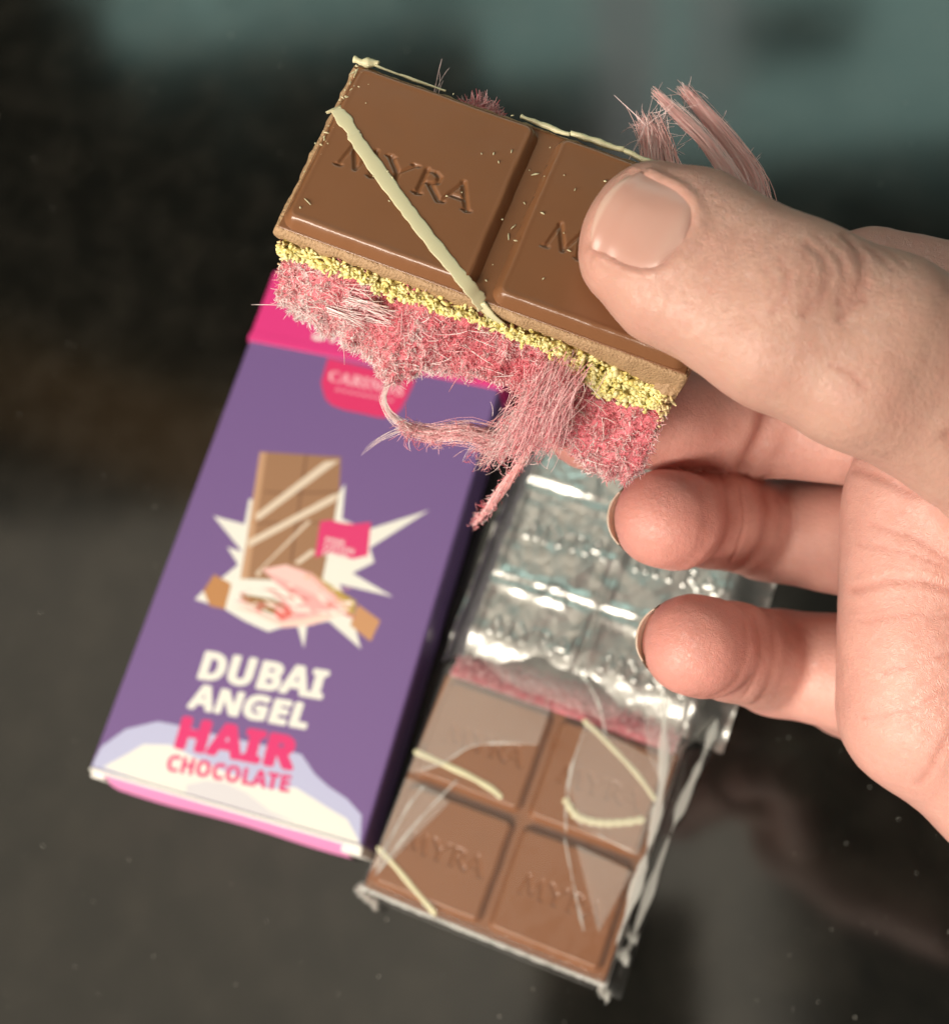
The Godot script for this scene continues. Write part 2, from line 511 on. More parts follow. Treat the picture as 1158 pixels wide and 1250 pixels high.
func strand(mb: MB, p: Vector3, dir: Vector3, length: float, r: float, curl: float, col: Color, seg := 3) -> void:
	var base := mb.v.size()
	var d := dir.normalized()
	var bend := Vector3(rng.randfn(), rng.randfn(), rng.randfn()) * curl
	var q := p
	var side := d.cross(Vector3(0.3, 0.5, 0.81)).normalized()
	for i in seg + 1:
		var b2 := side.cross(d)
		var rr := r * (1.0 if i < seg else 0.45)
		for k in 3:
			var g := TAU * k / 3.0
			var off := side * cos(g) + b2 * sin(g)
			mb.v.append(q + off * rr)
			mb.n.append(off)
			mb.c.append(col)
		q += d * (length / seg)
		d = (d + bend / seg).normalized()
		side = (side - d * side.dot(d)).normalized()
	for i in seg:
		for k in 3:
			var a := base + i * 3 + k
			var b := base + i * 3 + (k + 1) % 3
			mb.quad(a, b, b + 3, a + 3)


# a bundle of long strands that follow one guide curve
func bundle(mb: MB, guide: Array, count: int, spread0: float, spread1: float, r: float, c0: Color, c1: Color, fray := 0.25) -> void:
	for k in count:
		var off := Vector3(rng.randfn(), rng.randfn(), rng.randfn())
		var off2 := off * 0.6 + Vector3(rng.randfn(), rng.randfn(), rng.randfn()) * fray
		var t0 := rng.randf() * 0.2
		var t1 := 1.0 - rng.randf() * rng.randf() * 0.5
		var seg := 9
		var pts := []
		var rad := []
		var ph := rng.randf() * TAU
		for i in seg + 1:
			var t := lerpf(t0, t1, float(i) / seg)
			var tw := Vector3(sin(ph + t * 7.0), cos(ph + t * 9.0), sin(ph * 2.0 + t * 5.0)) * 0.3
			pts.append(curve_at(guide, t) + off.lerp(off2, t) * lerpf(spread0, spread1, t) + tw * lerpf(spread0, spread1, t))
			rad.append(r * (1.0 - 0.5 * float(i) / seg))
		tube(mb, pts, rad, 3, c0.lerp(c1, rng.randf()))


# strands wound round each other along the guide, frayed at the far end
func twisted(mb: MB, guide: Array, count: int, spread0: float, spread1: float, r: float, c0: Color, c1: Color) -> void:
	for k in count:
		var ph := rng.randf() * TAU
		var far_out := sqrt(rng.randf())
		var t0 := rng.randf() * 0.15
		var t1 := 1.0 - rng.randf() * rng.randf() * 0.25
		var pts := []
		var rad := []
		for i in 15:
			var t := lerpf(t0, t1, i / 14.0)
			var turn := ph + t * 8.0
			var wide := lerpf(spread0, spread1, t) * far_out * (1.0 + 0.35 * sin(t * 11.0))
			pts.append(curve_at(guide, t) + Vector3(cos(turn), sin(turn), -cos(turn) * 0.5) * wide + Vector3(rng.randfn(), rng.randfn(), rng.randfn()) * 0.05)
			rad.append(r * (1.0 - 0.4 * t))
		tube(mb, pts, rad, 3, c0.lerp(c1, rng.randf()))


func table_at(xs: Array, ys: Array, x: float) -> float:
	for i in xs.size() - 1:
		if x <= xs[i + 1]:
			return lerpf(ys[i], ys[i + 1], smoothstep(0.0, 1.0, clampf((x - xs[i]) / (xs[i + 1] - xs[i]), 0.0, 1.0)))
	return ys[ys.size() - 1]


# front outline of the filling: how far it bulges and how deep it hangs at x
func hang(x: float) -> Vector2:
	var xs := [0.0, 8.0, 15.0, 20.0, 27.0, 33.0, 38.0, 42.0, 48.0, 53.0, 58.0, 61.0]
	return Vector2(table_at(xs, [3.2, 4.2, 5.2, 6.8, 3.8, 3.0, 2.8, 4.2, 7.2, 9.2, 8.6, 6.4], x), table_at(xs, [17.6, 19.2, 20.8, 22.4, 19.4, 18.0, 17.6, 19.6, 21.6, 23.4, 22.6, 20.6], x))


# lower border of the yellow crumb at x
func crumb_depth(x: float) -> float:
	return table_at([0.0, 3.0, 7.0, 11.0, 14.0, 17.0, 20.0, 27.0, 34.0, 40.0, 45.0, 51.0, 56.0, 60.0], [9.6, 8.8, 6.8, 6.3, 5.9, 9.0, 5.9, 6.8, 6.7, 7.8, 11.6, 13.4, 12.2, 11.4], x)


# a point of the filling's broken face: x along the bar, s from the top edge (0) to the underside (1.4)
func face_point(x: float, s: float) -> Vector3:
	var h := hang(x)
	var top := 1.5 - crumb_depth(x) + 0.9 * noise.get_noise_2d(x * 14.0, 7.0)
	var y := 0.0
	var z := 0.0
	if s <= 1.0:
		z = lerpf(top, -h.y, s)
		y = 0.5 - (h.x + 0.5) * sin(minf(s * 1.2, 1.0) * PI / 2) + maxf(0.0, s - 0.83) * h.x * 1.2
	else:
		z = -h.y + (s - 1.0) * 3.0
		y = 0.5 - (h.x + 0.5) + 0.2 * h.x + (s - 1.0) * 26.0
	var rough := noise.get_noise_3d(x * 20.0, y * 20.0, z * 20.0) * 2.1 + noise.get_noise_3d(x * 60.0, y * 60.0, z * 60.0) * 0.6
	return Vector3(x, y - rough * (1.0 if s < 1.1 else 0.4), z - rough * 0.5)


func floss_color(deep: float) -> Color:
	var a := Color(0.72, 0.13, 0.17)
	var b := Color(0.90, 0.46, 0.49)
	var c := Color(0.96, 0.86, 0.85)
	var t := clampf(deep + rng.randfn() * 0.3, 0.0, 1.0)
	return a.lerp(b, t * 2.0) if t < 0.5 else b.lerp(c, t * 2.0 - 1.0)


func held_piece() -> void:
	var piece := thing("chocolate_piece", "broken two-square milk chocolate piece with pink floss filling, held between thumb and fingers", "chocolate", Transform3D(Basis(Vector3(0.91636, -0.18954, 0.35264), Vector3(0.35347, -0.03056, -0.93495), Vector3(0.18799, 0.98140, 0.03899)), Vector3(34.636, 167.173, 9.629) * MM))
	var w := 60.4
	var h := 29.7
	# the two raised squares
	for k in 2:
		var lo := Vector2(0.5 if k == 0 else 31.4, 0.5)
		var hi := Vector2(29.2 if k == 0 else w - 0.3, h - 0.6)
		var sq := chocolate_square(lo, hi, -2.2, 0.2, Vector2(4.9 + k * 31.1, 11.7 - k * 1.1), 4.0, 0.42, 40 + k)
		put("chocolate_square", sq.mesh(mats["milk chocolate"]), piece)
	# the plate under them, its edges broken and rough
	var f := FastNoiseLite.new()
	f.seed = 5
	f.frequency = 0.16
	f.fractal_octaves = 4
	var plate := MB.new()
	var ring := 260
	var rows := [[-2.0, 0.9], [-2.0, 0.25], [-2.3, 0.02], [-3.0, -0.15], [-3.9, -0.05], [-4.8, 0.15], [-5.6, 0.7], [-5.9, 2.5]]
	for r in rows:
		for i in ring:
			var q := perimeter(float(i) / ring, w, h)
			var away := q - Vector2(w, h) * 0.5
			var inward := Vector2(-signf(away.x) if absf(absf(away.x) - w / 2) < 0.01 else 0.0, -signf(away.y) if absf(absf(away.y) - h / 2) < 0.01 else 0.0)
			var jag: float = f.get_noise_3d(q.x * 2.0, q.y * 2.0, r[0] * 3.0) * (0.55 if r[0] < -2.2 else 0.15)
			var drop: float = f.get_noise_2d(q.x * 3.0 + 50.0, q.y * 3.0) * 0.8 if r[0] < -4.0 else 0.0
			if q.y < 1.0 and r[0] < -3.5:
				drop -= 2.4 * smoothstep(40.0, 58.0, q.x) * minf(1.0, (-r[0] - 3.5))
			var at2: Vector2 = q + inward * (r[1] + jag)
			plate.v.append(Vector3(at2.x, at2.y, r[0] + drop))
			plate.uv.append(Vector2(i, r[0]))
	for j in rows.size() - 1:
		for i in ring:
			var i2 := (i + 1) % ring
			plate.quad(j * ring + i, (j + 1) * ring + i, (j + 1) * ring + i2, j * ring + i2)
	for cap in [0, rows.size() - 1]:
		var m := plate.v.size()
		plate.v.append(Vector3(w / 2, h / 2, rows[cap][0]))
		plate.uv.append(Vector2.ZERO)
		for i in ring:
			if cap == 0:
				plate.tri(m, cap * ring + i, cap * ring + (i + 1) % ring)
			else:
				plate.tri(m, cap * ring + (i + 1) % ring, cap * ring + i)
	put("broken_edge", plate.mesh(mats["broken chocolate"]), piece)
	# floor of the groove and of the border, glossy
	var floor_mb := MB.new()
	rounded_box(floor_mb, Vector3(0.5, 0.35, -2.9), Vector3(w - 0.3, h - 0.4, -1.85), 0.3)
	floor_mb.c.resize(floor_mb.v.size())
	floor_mb.c.fill(Color.WHITE)
	put("groove", floor_mb.mesh(mats["milk chocolate"]), piece)
	# end wall on the right, and the thin shell below
	var wall := MB.new()
	sheet(wall, 40, 30, func(u: float, t: float) -> Vector3:
		var z := -4.6 - 16.5 * t
		var jag := f.get_noise_2d(z * 3.0, 3.0) * 1.2
		return Vector3(w - 0.15 - 0.5 * t + f.get_noise_2d(z * 2.0, u * 50.0) * 0.15, lerpf(0.3 + jag - 3.0 * t, h - 0.3, u), z))
	sheet(wall, 40, 30, func(u: float, t: float) -> Vector3:
		var z := -4.6 - 16.5 * t
		var jag := f.get_noise_2d(z * 3.0, 3.0) * 1.2
		return Vector3(w - 2.0 - 0.8 * t + f.get_noise_2d(z * 2.0, u * 50.0) * 0.4, lerpf(0.3 + jag - 3.0 * t, h - 0.3, u), z), true)
	put("end_wall", wall.mesh(mats["chocolate side"]), piece)
	var rim := MB.new()
	sheet(rim, 12, 46, func(u: float, t: float) -> Vector3:
		var z := -6.0 - 15.1 * t
		var jag := f.get_noise_2d(z * 3.0, 3.0) * 1.2
		var wide := lerpf(3.6, 1.7, smoothstep(0.0, 0.35, t))
		return Vector3(w - 0.12 - 0.5 * t - wide * u, 0.2 + jag - 3.0 * t - 0.35 * sin(u * PI) + f.get_noise_2d(z * 7.0, u * 30.0) * 0.5, z + f.get_noise_2d(z * 5.0, u * 20.0) * 0.3), true)
	put("end_wall_break", rim.mesh(mats["broken chocolate"]), piece)
	var shell := MB.new()
	rounded_box(shell, Vector3(0.8, 2.2, -20.6), Vector3(w - 0.6, h - 0.6, -19.0), 0.7)
	put("bottom_shell", shell.mesh(mats["chocolate side"]), piece)
	var back := MB.new()
	rounded_box(back, Vector3(0.7, h - 2.2, -20.2), Vector3(w - 0.6, h - 0.5, -4.8), 0.6)
	put("back_wall", back.mesh(mats["chocolate side"]), piece)
	# the filling: a rough body under the floss
	var body := MB.new()
	sheet(body, 180, 76, func(u: float, t: float) -> Vector3: return face_point(lerpf(0.9, 59.2, u), t * 1.9), true)
	put("filling", body.mesh(mats["pink filling"]), piece)
	var left := MB.new()
	sheet(left, 30, 24, func(u: float, t: float) -> Vector3: return Vector3(0.9 + f.get_noise_2d(u * 60.0, t * 40.0) * 0.5, lerpf(0.0, h - 1.0, u), lerpf(-4.8, -19.6, t)))
	put("filling_end", left.mesh(mats["pink filling"]), piece)
	# floss: short curled fibres all over the face, longer and paler ones along the lower edge
	var fuzz := MB.new()
	for i in 27000:
		var x := rng.randf_range(0.7, 59.9)
		var s := pow(rng.randf(), 0.8) * 1.14
		var p := face_point(x, s)
		var low := smoothstep(0.55, 1.05, s)
		var patch := noise.get_noise_2d(x * 9.0, s * 60.0)
		var pale_gain := smoothstep(22.0, 6.0, x) * 0.36 + (0.15 if x > 20.0 and x < 26.0 else 0.0)  # paler fibres towards the left end and in one short stretch
		var dir := Vector3(rng.randfn() * 0.9, -0.75 - 0.3 * rng.randf(), rng.randfn() * 0.9 - 0.9 * low)
		var tone := 0.38 + 0.34 * low + pale_gain + patch * 0.5
		strand(fuzz, p, dir, rng.randf_range(0.4, 1.35) * (1.0 + 0.3 * low), rng.randf_range(0.035, 0.075), 2.3, floss_color(tone))
	for i in 150:
		var x := rng.randf_range(0.7, 60.0)
		var p := face_point(x, rng.randf_range(0.9, 1.1))
		strand(fuzz, p, Vector3(rng.randfn() * 0.5, -0.5 + rng.randfn() * 0.4, -1.0), rng.randf_range(1.0, 2.6), 0.045, 1.6, floss_color(0.75), 5)
	for i in 130:  # long pale threads that lie across the face
		var x := rng.randf_range(1.0, 57.0)
		var s := rng.randf_range(0.1, 0.9)
		strand(fuzz, face_point(x, s) + Vector3(0, -0.5, 0), Vector3(rng.randfn(), -0.1, rng.randfn() * 0.6 + 0.1), rng.randf_range(2.5, 5.5), 0.07, 0.5, floss_color(0.85), 5)
	for lay in [[3.4, 0.15, 0.3, 1.0, 7.5, 60], [15.0, 0.32, 1.0, 0.18, 5.0, 26], [9.0, 0.45, 1.0, 0.1, 7.0, 30], [12.0, 0.22, 1.0, 0.22, 5.5, 26]]:
		for k in lay[5]:  # laid bundles: upright ones at the left, flat ones beside them
			var p := face_point(lay[0] + rng.randfn() * 0.35, lay[1] + rng.randfn() * 0.03) + Vector3(0, -0.7, 0)
			strand(fuzz, p, Vector3(lay[2], 0.0, -lay[3] if lay[3] > 0.5 else lay[3]) + Vector3(rng.randfn(), rng.randfn(), rng.randfn()) * 0.05, lay[4] * rng.randf_range(0.7, 1.1), 0.07, 0.25, floss_color(0.9), 5)
	var fz := put("pink_floss", fuzz.mesh(mats["pink floss"]), piece)
	fz.set_meta("kind", "stuff")
	# pulled tufts
	var c0 := Color(0.96, 0.46, 0.49)
	var c1 := Color(1.0, 0.76, 0.76)
	var tuft := MB.new()
	bundle(tuft, [Vector3(40.6, -2.0, -12.3), Vector3(41.7, -5.0, -18.2), Vector3(39.6, -8.0, -26.3), Vector3(33.5, -10.0, -23.3), Vector3(28.0, -11.0, -26.8), Vector3(23.7, -12.0, -25.1)], 260, 1.15, 0.7, 0.055, c0, c1)
	bundle(tuft, [Vector3(25.0, -12.0, -24.6), Vector3(21.3, -10.0, -27.9), Vector3(19.1, -8.0, -26.8), Vector3(19.6, -5.0, -23.4)], 50, 0.35, 0.3, 0.05, c1, Color(0.94, 0.82, 0.80))
	bundle(tuft, [Vector3(25.0, -12.0, -23.9), Vector3(20.6, -13.0, -30.7), Vector3(17.3, -14.0, -39.0)], 9, 0.4, 0.12, 0.045, c1, Color(0.94, 0.82, 0.80))
	bundle(tuft, [Vector3(43.9, 0.0, -9.5), Vector3(42.8, -4.0, -10.6), Vector3(41.8, -7.0, -15.2), Vector3(41.0, -9.0, -22.6)], 110, 1.9, 1.8, 0.05, c0, c1, 1.2)
	bundle(tuft, [Vector3(43.9, 0.0, -9.5), Vector3(42.8, -4.0, -10.6), Vector3(41.8, -7.0, -15.2), Vector3(41.0, -9.0, -22.6)], 110, 1.7, 1.6, 0.055, Color(0.94, 0.36, 0.42), c0, 1.1)
	bundle(tuft, [Vector3(41.8, -6.0, -15.9), Vector3(39.3, -8.0, -23.2), Vector3(37.0, -10.0, -26.7)], 150, 0.9, 1.6, 0.05, c1, Color(0.94, 0.80, 0.79), 0.9)
	for i in 3000:  # loose fuzz over the pulled part
		var along: Array = [[Vector3(40.6, -2.0, -12.3), Vector3(41.7, -5.0, -18.2), Vector3(39.6, -8.0, -26.3), Vector3(33.5, -10.0, -23.3), Vector3(28.0, -11.0, -26.8), Vector3(23.7, -12.0, -25.1)], [Vector3(43.9, 0.0, -9.5), Vector3(42.8, -4.0, -10.6), Vector3(41.8, -7.0, -15.2), Vector3(41.0, -9.0, -22.6)], [Vector3(43.9, 0.0, -9.5), Vector3(42.8, -4.0, -10.6), Vector3(41.8, -7.0, -15.2), Vector3(41.0, -9.0, -22.6)], [Vector3(45.3, -1.0, -7.7), Vector3(44.9, -6.0, -10.3), Vector3(45.2, -8.0, -14.6), Vector3(44.5, -9.0, -19.2)], [Vector3(41.8, -6.0, -15.9), Vector3(39.3, -8.0, -23.2), Vector3(37.0, -10.0, -26.7)]][i % 5]
		var t := rng.randf()
		var p := curve_at(along, t) + Vector3(rng.randfn(), rng.randfn() - 0.5, rng.randfn()) * (1.3 if i % 5 != 0 else 0.7)
		strand(tuft, p, Vector3(rng.randfn(), rng.randfn() - 0.5, rng.randfn()), rng.randf_range(0.7, 2.6), 0.045, 2.0, floss_color(0.42))
	put("pulled_tuft", tuft.mesh(mats["pink floss"]), piece)
	var rope := MB.new()
	twisted(rope, [Vector3(44.5, -1.0, -11.1), Vector3(44.7, -6.0, -13.4), Vector3(43.8, -9.0, -18.3), Vector3(41.9, -12.0, -28.3), Vector3(40.0, -14.0, -38.6), Vector3(38.1, -15.0, -48.7)], 150, 0.85, 0.42, 0.075, Color(0.76, 0.27, 0.26), c1)
	bundle(rope, [Vector3(45.3, -1.0, -7.7), Vector3(44.9, -6.0, -10.3), Vector3(45.2, -8.0, -14.6), Vector3(44.5, -9.0, -19.2)], 150, 1.7, 1.2, 0.055, Color(0.94, 0.38, 0.43), c1, 1.1)
	for i in 500:
		var t := sqrt(rng.randf())
		strand(rope, curve_at([Vector3(44.5, -1.0, -11.1), Vector3(44.7, -6.0, -13.4), Vector3(43.8, -9.0, -18.3), Vector3(41.9, -12.0, -28.3), Vector3(40.0, -14.0, -38.6), Vector3(38.1, -15.0, -48.7)], t) + Vector3(rng.randfn(), rng.randfn(), rng.randfn()) * 0.5, Vector3(-0.6 + rng.randfn() * 0.6, rng.randfn(), -1.0 + rng.randfn() * 0.6), rng.randf_range(0.5, 1.6), 0.05, 1.5, floss_color(0.4))
	put("hanging_strand", rope.mesh(mats["pink floss"]), piece)
	var far := MB.new()
	var pale := Color(1.0, 0.52, 0.50)
	bundle(far, [Vector3(63.0, 31.2, -6.0), Vector3(60.5, 36.1, -6.0), Vector3(56.1, 40.2, -6.0), Vector3(50.3, 43.6, -5.0), Vector3(45.4, 45.3, -3.0)], 210, 0.85, 0.6, 0.055, pale, Color(1.0, 0.78, 0.75), 0.35)
	bundle(far, [Vector3(59.8, 30.2, -5.0), Vector3(57.2, 34.0, -5.0), Vector3(52.4, 38.4, -5.0), Vector3(46.7, 41.0, -4.0), Vector3(41.8, 42.8, -3.0)], 200, 0.6, 0.5, 0.055, pale, Color(1.0, 0.78, 0.75), 0.35)
	bundle(far, [Vector3(62.3, 35.6, -13.0), Vector3(57.6, 42.6, -13.0), Vector3(51.8, 47.4, -13.0), Vector3(46.5, 46.3, -6.0)], 50, 0.6, 0.7, 0.05, pale, Color(1.0, 0.78, 0.75), 0.5)
	bundle(far, [Vector3(46.9, 30.0, -6.0), Vector3(44.9, 33.7, -5.0), Vector3(43.4, 36.9, -5.0), Vector3(41.7, 38.1, -4.0)], 130, 0.9, 0.9, 0.08, pale, Color(1.0, 0.78, 0.75), 0.7)
	bundle(far, [Vector3(49.4, 31.0, -6.0), Vector3(46.8, 35.2, -6.0), Vector3(44.7, 37.4, -5.0), Vector3(43.4, 38.4, -4.0)], 90, 0.8, 0.9, 0.08, pale, Color(1.0, 0.78, 0.75), 0.8)
	bundle(far, [Vector3(42.0, 30.2, -4.0), Vector3(42.5, 35.7, -3.0), Vector3(41.9, 42.7, -3.0)], 2, 0.1, 0.1, 0.06, c1, c1)
	bundle(far, [Vector3(44.4, 36.5, -4.0), Vector3(40.5, 37.9, -3.0), Vector3(36.4, 40.0, -3.0)], 2, 0.15, 0.15, 0.06, c1, c1)
	for i in 130:
		var along: Array = [[Vector3(63.0, 31.2, -6.0), Vector3(60.5, 36.1, -6.0), Vector3(56.1, 40.2, -6.0), Vector3(50.3, 43.6, -5.0), Vector3(45.4, 45.3, -3.0)], [Vector3(59.8, 30.2, -5.0), Vector3(57.2, 34.0, -5.0), Vector3(52.4, 38.4, -5.0), Vector3(46.7, 41.0, -4.0), Vector3(41.8, 42.8, -3.0)], [Vector3(46.9, 30.0, -6.0), Vector3(44.9, 33.7, -5.0), Vector3(43.4, 36.9, -5.0), Vector3(41.7, 38.1, -4.0)], [Vector3(49.4, 31.0, -6.0), Vector3(46.8, 35.2, -6.0), Vector3(44.7, 37.4, -5.0), Vector3(43.4, 38.4, -4.0)], [Vector3(49.4, 31.0, -6.0), Vector3(46.8, 35.2, -6.0), Vector3(44.7, 37.4, -5.0), Vector3(43.4, 38.4, -4.0)]][i % 5]
		strand(far, curve_at(along, rng.randf_range(0.1, 1.0)) + Vector3(rng.randfn(), rng.randfn(), rng.randfn()) * 0.5, Vector3(rng.randfn(), 0.6 + rng.randfn(), rng.randfn() * 0.5), rng.randf_range(1.5, 4.5), 0.045, 0.9, c1, 5)
	while far.n.size() > 0 and far.n.size() != far.v.size():
		far.n.clear()
	put("rear_tuft", far.mesh(mats["pink floss"]), piece)
	var peek := MB.new()
	for i in 520:
		var p := Vector3(rng.randf_range(16.8, 23.6), 29.3, rng.randf_range(-4.2, -2.4))
		strand(peek, p, Vector3(rng.randfn() * 0.6, 1.0, rng.randfn() * 0.3), rng.randf_range(1.0, 3.6) * (1.1 - absf(p.x - 19.6) * 0.2), 0.07, 1.4, floss_color(0.5))
	for i in 5:
		strand(peek, Vector3(12.0 + rng.randf() * 1.2, 29.8, -3.5), Vector3(-0.15 + rng.randfn() * 0.12, 1.0, 0.1), rng.randf_range(2.5, 6.0), 0.06, 0.35, c1, 6)
	put("top_tuft", peek.mesh(mats["pink floss"]), piece)
	# yellow crumb between shell and filling
	var crumb := MB.new()
	for i in 2900:
		var x := rng.randf_range(0.8, 58.8) if i < 2000 else rng.randf_range(42.0, 58.8)
		var top := 4.9 + 3.0 * smoothstep(40.0, 58.0, x)
		var deep := (crumb_depth(x) - top) * (0.42 + 0.3 * smoothstep(40.0, 47.0, x) + 0.6 * noise.get_noise_2d(x * 26.0, 33.0))
		var share := rng.randf()
		if noise.get_noise_2d(x * 34.0, share * 50.0 + 90.0) < -0.12:  # holes in the lace
			continue
		var z := -top - deep * share * 1.12
		var fat := sin(PI * clampf(share, 0.0, 1.0))
		var p := Vector3(x, 0.35 - 0.75 * fat - 0.5 * rng.randf() - hang(x).x * 0.3 * maxf(share - 0.3, 0.0), z)
		var col := Color(0.74, 0.62, 0.20).lerp(Color(0.86, 0.81, 0.44), rng.randf()) * rng.randf_range(0.82, 1.08)
		var e := Vector3(rng.randfn(), rng.randfn() * 0.5 - 0.3, rng.randfn()).normalized() * rng.randf_range(0.3, 1.3)
		var bow := Vector3(rng.randfn(), rng.randfn(), rng.randfn()) * 0.2
		var rr := rng.randf_range(0.12, 0.30) * (1.6 if rng.randf() < 0.12 else 1.0) * (1.0 + 0.35 * smoothstep(40.0, 46.0, x))
		if x > 42.0:
			e *= 0.6
		tube(crumb, [p, p + e * 0.3 + bow * 0.6, p + e * 0.7 + bow * 0.6, p + e], [rr * 0.55, rr, rr * 0.95, rr * 0.5], 6, col)
	for i in 150:  # down the left side and along the right wall
		var side := i % 3 == 0
		var p := Vector3(59.2 + rng.randfn() * 0.3, -0.4 - rng.randf() * 2.5, -7.0 - rng.randf() * 12.0) if side else Vector3(0.7 + rng.randf() * 0.9, 0.4 - rng.randf(), -5.0 - rng.randf() * 10.0)
		var e := Vector3(rng.randfn(), rng.randfn(), rng.randfn()) * 0.5
		tube(crumb, [p, p + e * 0.5, p + e], [0.16, 0.24, 0.14], 5, Color(0.74, 0.60, 0.32))
	var base := MB.new()
	sheet(base, 150, 14, func(u: float, t: float) -> Vector3:
		var x := lerpf(1.0, 58.8, u)
		return Vector3(x, 0.75 - 0.5 * noise.get_noise_2d(x * 50.0, t * 120.0) - hang(x).x * 0.22 * t * t, lerpf(-4.0, -crumb_depth(x) + 0.4, t)), true)
	base.c.resize(base.v.size())
	for i in base.v.size():
		base.c[i] = Color(0.60, 0.46, 0.13).lerp(Color(0.74, 0.60, 0.22), clampf(0.5 + noise.get_noise_3dv(base.v[i] * 70.0), 0.0, 1.0))
	put("crumb_base", base.mesh(mats["yellow crumb"]), piece)
	var cr := put("yellow_crumb", crumb.mesh(mats["yellow crumb"]), piece)
	cr.set_meta("kind", "stuff")
	# drizzle across the first square, and the cream rim on the far edge
	var dz := MB.new()
	var path := spline([Vector3(0.5, 20.5, -1.5), Vector3(1.2, 19.9, -0.1), Vector3(4.6, 17.4, 0.1), Vector3(6.0, 16.1, 0.12), Vector3(11.9, 11.8, 0.1), Vector3(17.0, 8.2, 0.1), Vector3(21.9, 4.9, 0.1), Vector3(27.6, 1.4, -0.1), Vector3(30.0, 0.4, -1.4), Vector3(31.2, -0.1, -2.4)], 90)
	var rad := []
	for i in path.size():
		rad.append(1.0 + 0.3 * noise.get_noise_1d(i * 9.0) + 0.1 * sin(i * 0.9) * noise.get_noise_1d(i * 3.0) + (0.25 if i < 8 else 0.0))
	tube(dz, path, rad, 14, Color.WHITE, Vector3(0, 0, 1), 0.11)
	tube(dz, spline([Vector3(30.6, 0.1, -2.2), Vector3(32.2, -0.4, -3.2), Vector3(33.6, -0.5, -4.1), Vector3(34.6, -0.3, -4.9)], 12), [1.0, 1.0, 0.95, 0.9, 0.8, 0.7, 0.62, 0.55, 0.5, 0.4, 0.3, 0.15], 10, Color.WHITE, Vector3(0, 1, 0), 0.35)
	for s in [[31.6, -0.3, -2.9, 32.1, -0.5, -5.0, 0.3], [33.2, -0.4, -3.8, 34.2, -0.5, -5.4, 0.24]]:
		tube(dz, [Vector3(s[0], s[1], s[2]), Vector3(s[3], s[4], s[5])], [s[6], 0.08], 6)
	put("white_drizzle", dz.mesh(mats["white chocolate"]), piece)
	var edge := MB.new()
	for e in [[-0.2, 30.0, 3.4, 30.5, 0.75], [25.5, 30.2, 33.0, 30.2, 0.5], [33.0, 30.3, 41.0, 30.6, 0.62], [41.0, 30.6, 48.0, 30.2, 0.5], [3.0, 30.3, 14.0, 30.0, 0.28]]:
		var pts := []
		var rr := []
		for i in 16:
			var t := i / 15.0
			pts.append(Vector3(lerpf(e[0], e[2], t), lerpf(e[1], e[3], t) - 0.4 + 0.35 * noise.get_noise_2d(t * 60.0, e[0] * 9.0), -1.2 + 0.4 * noise.get_noise_2d(t * 40.0, 5.0)))
			rr.append(e[4] * (0.75 + 0.5 * noise.get_noise_2d(t * 90.0, e[0])))
		tube(edge, pts, rr, 8)
	put("cream_rim", edge.mesh(mats["white chocolate"]), piece)
	# loose crumbs on the face
	var dust := MB.new()
	for i in 80:
		var p := Vector3(rng.randf_range(1.0, 46.0), rng.randf_range(2.0, 29.0), 0.1)
		if i % 2 == 0:
			p = Vector3(0.6 + absf(rng.randfn()) * 1.0, rng.randf_range(12.0, 29.5), -0.1)
		if i > 72:
			p = Vector3(30.3 + rng.randfn() * 0.5, rng.randf_range(2.0, 24.0), -1.7)
		var e := Vector3(rng.randfn(), rng.randfn(), 0.1) * rng.randf_range(0.05, 0.32)
		tube(dust, [p - e, p + e * 0.1 + Vector3(0, 0, 0.05), p + e], [0.06, rng.randf_range(0.08, 0.16), 0.05], 5)
	var du := put("loose_crumb", dust.mesh(mats["white chocolate"]), piece)
	du.set_meta("kind", "stuff")


# the point at share t of the way round a w x h rectangle, anticlockwise from the lower left
func perimeter(t: float, w: float, h: float) -> Vector2:
	var d := t * 2.0 * (w + h)
	if d < w:
		return Vector2(d, 0)
	d -= w
	if d < h:
		return Vector2(w, d)
	d -= h
	if d < w:
		return Vector2(w - d, h)
	return Vector2(0, h - (d - w))


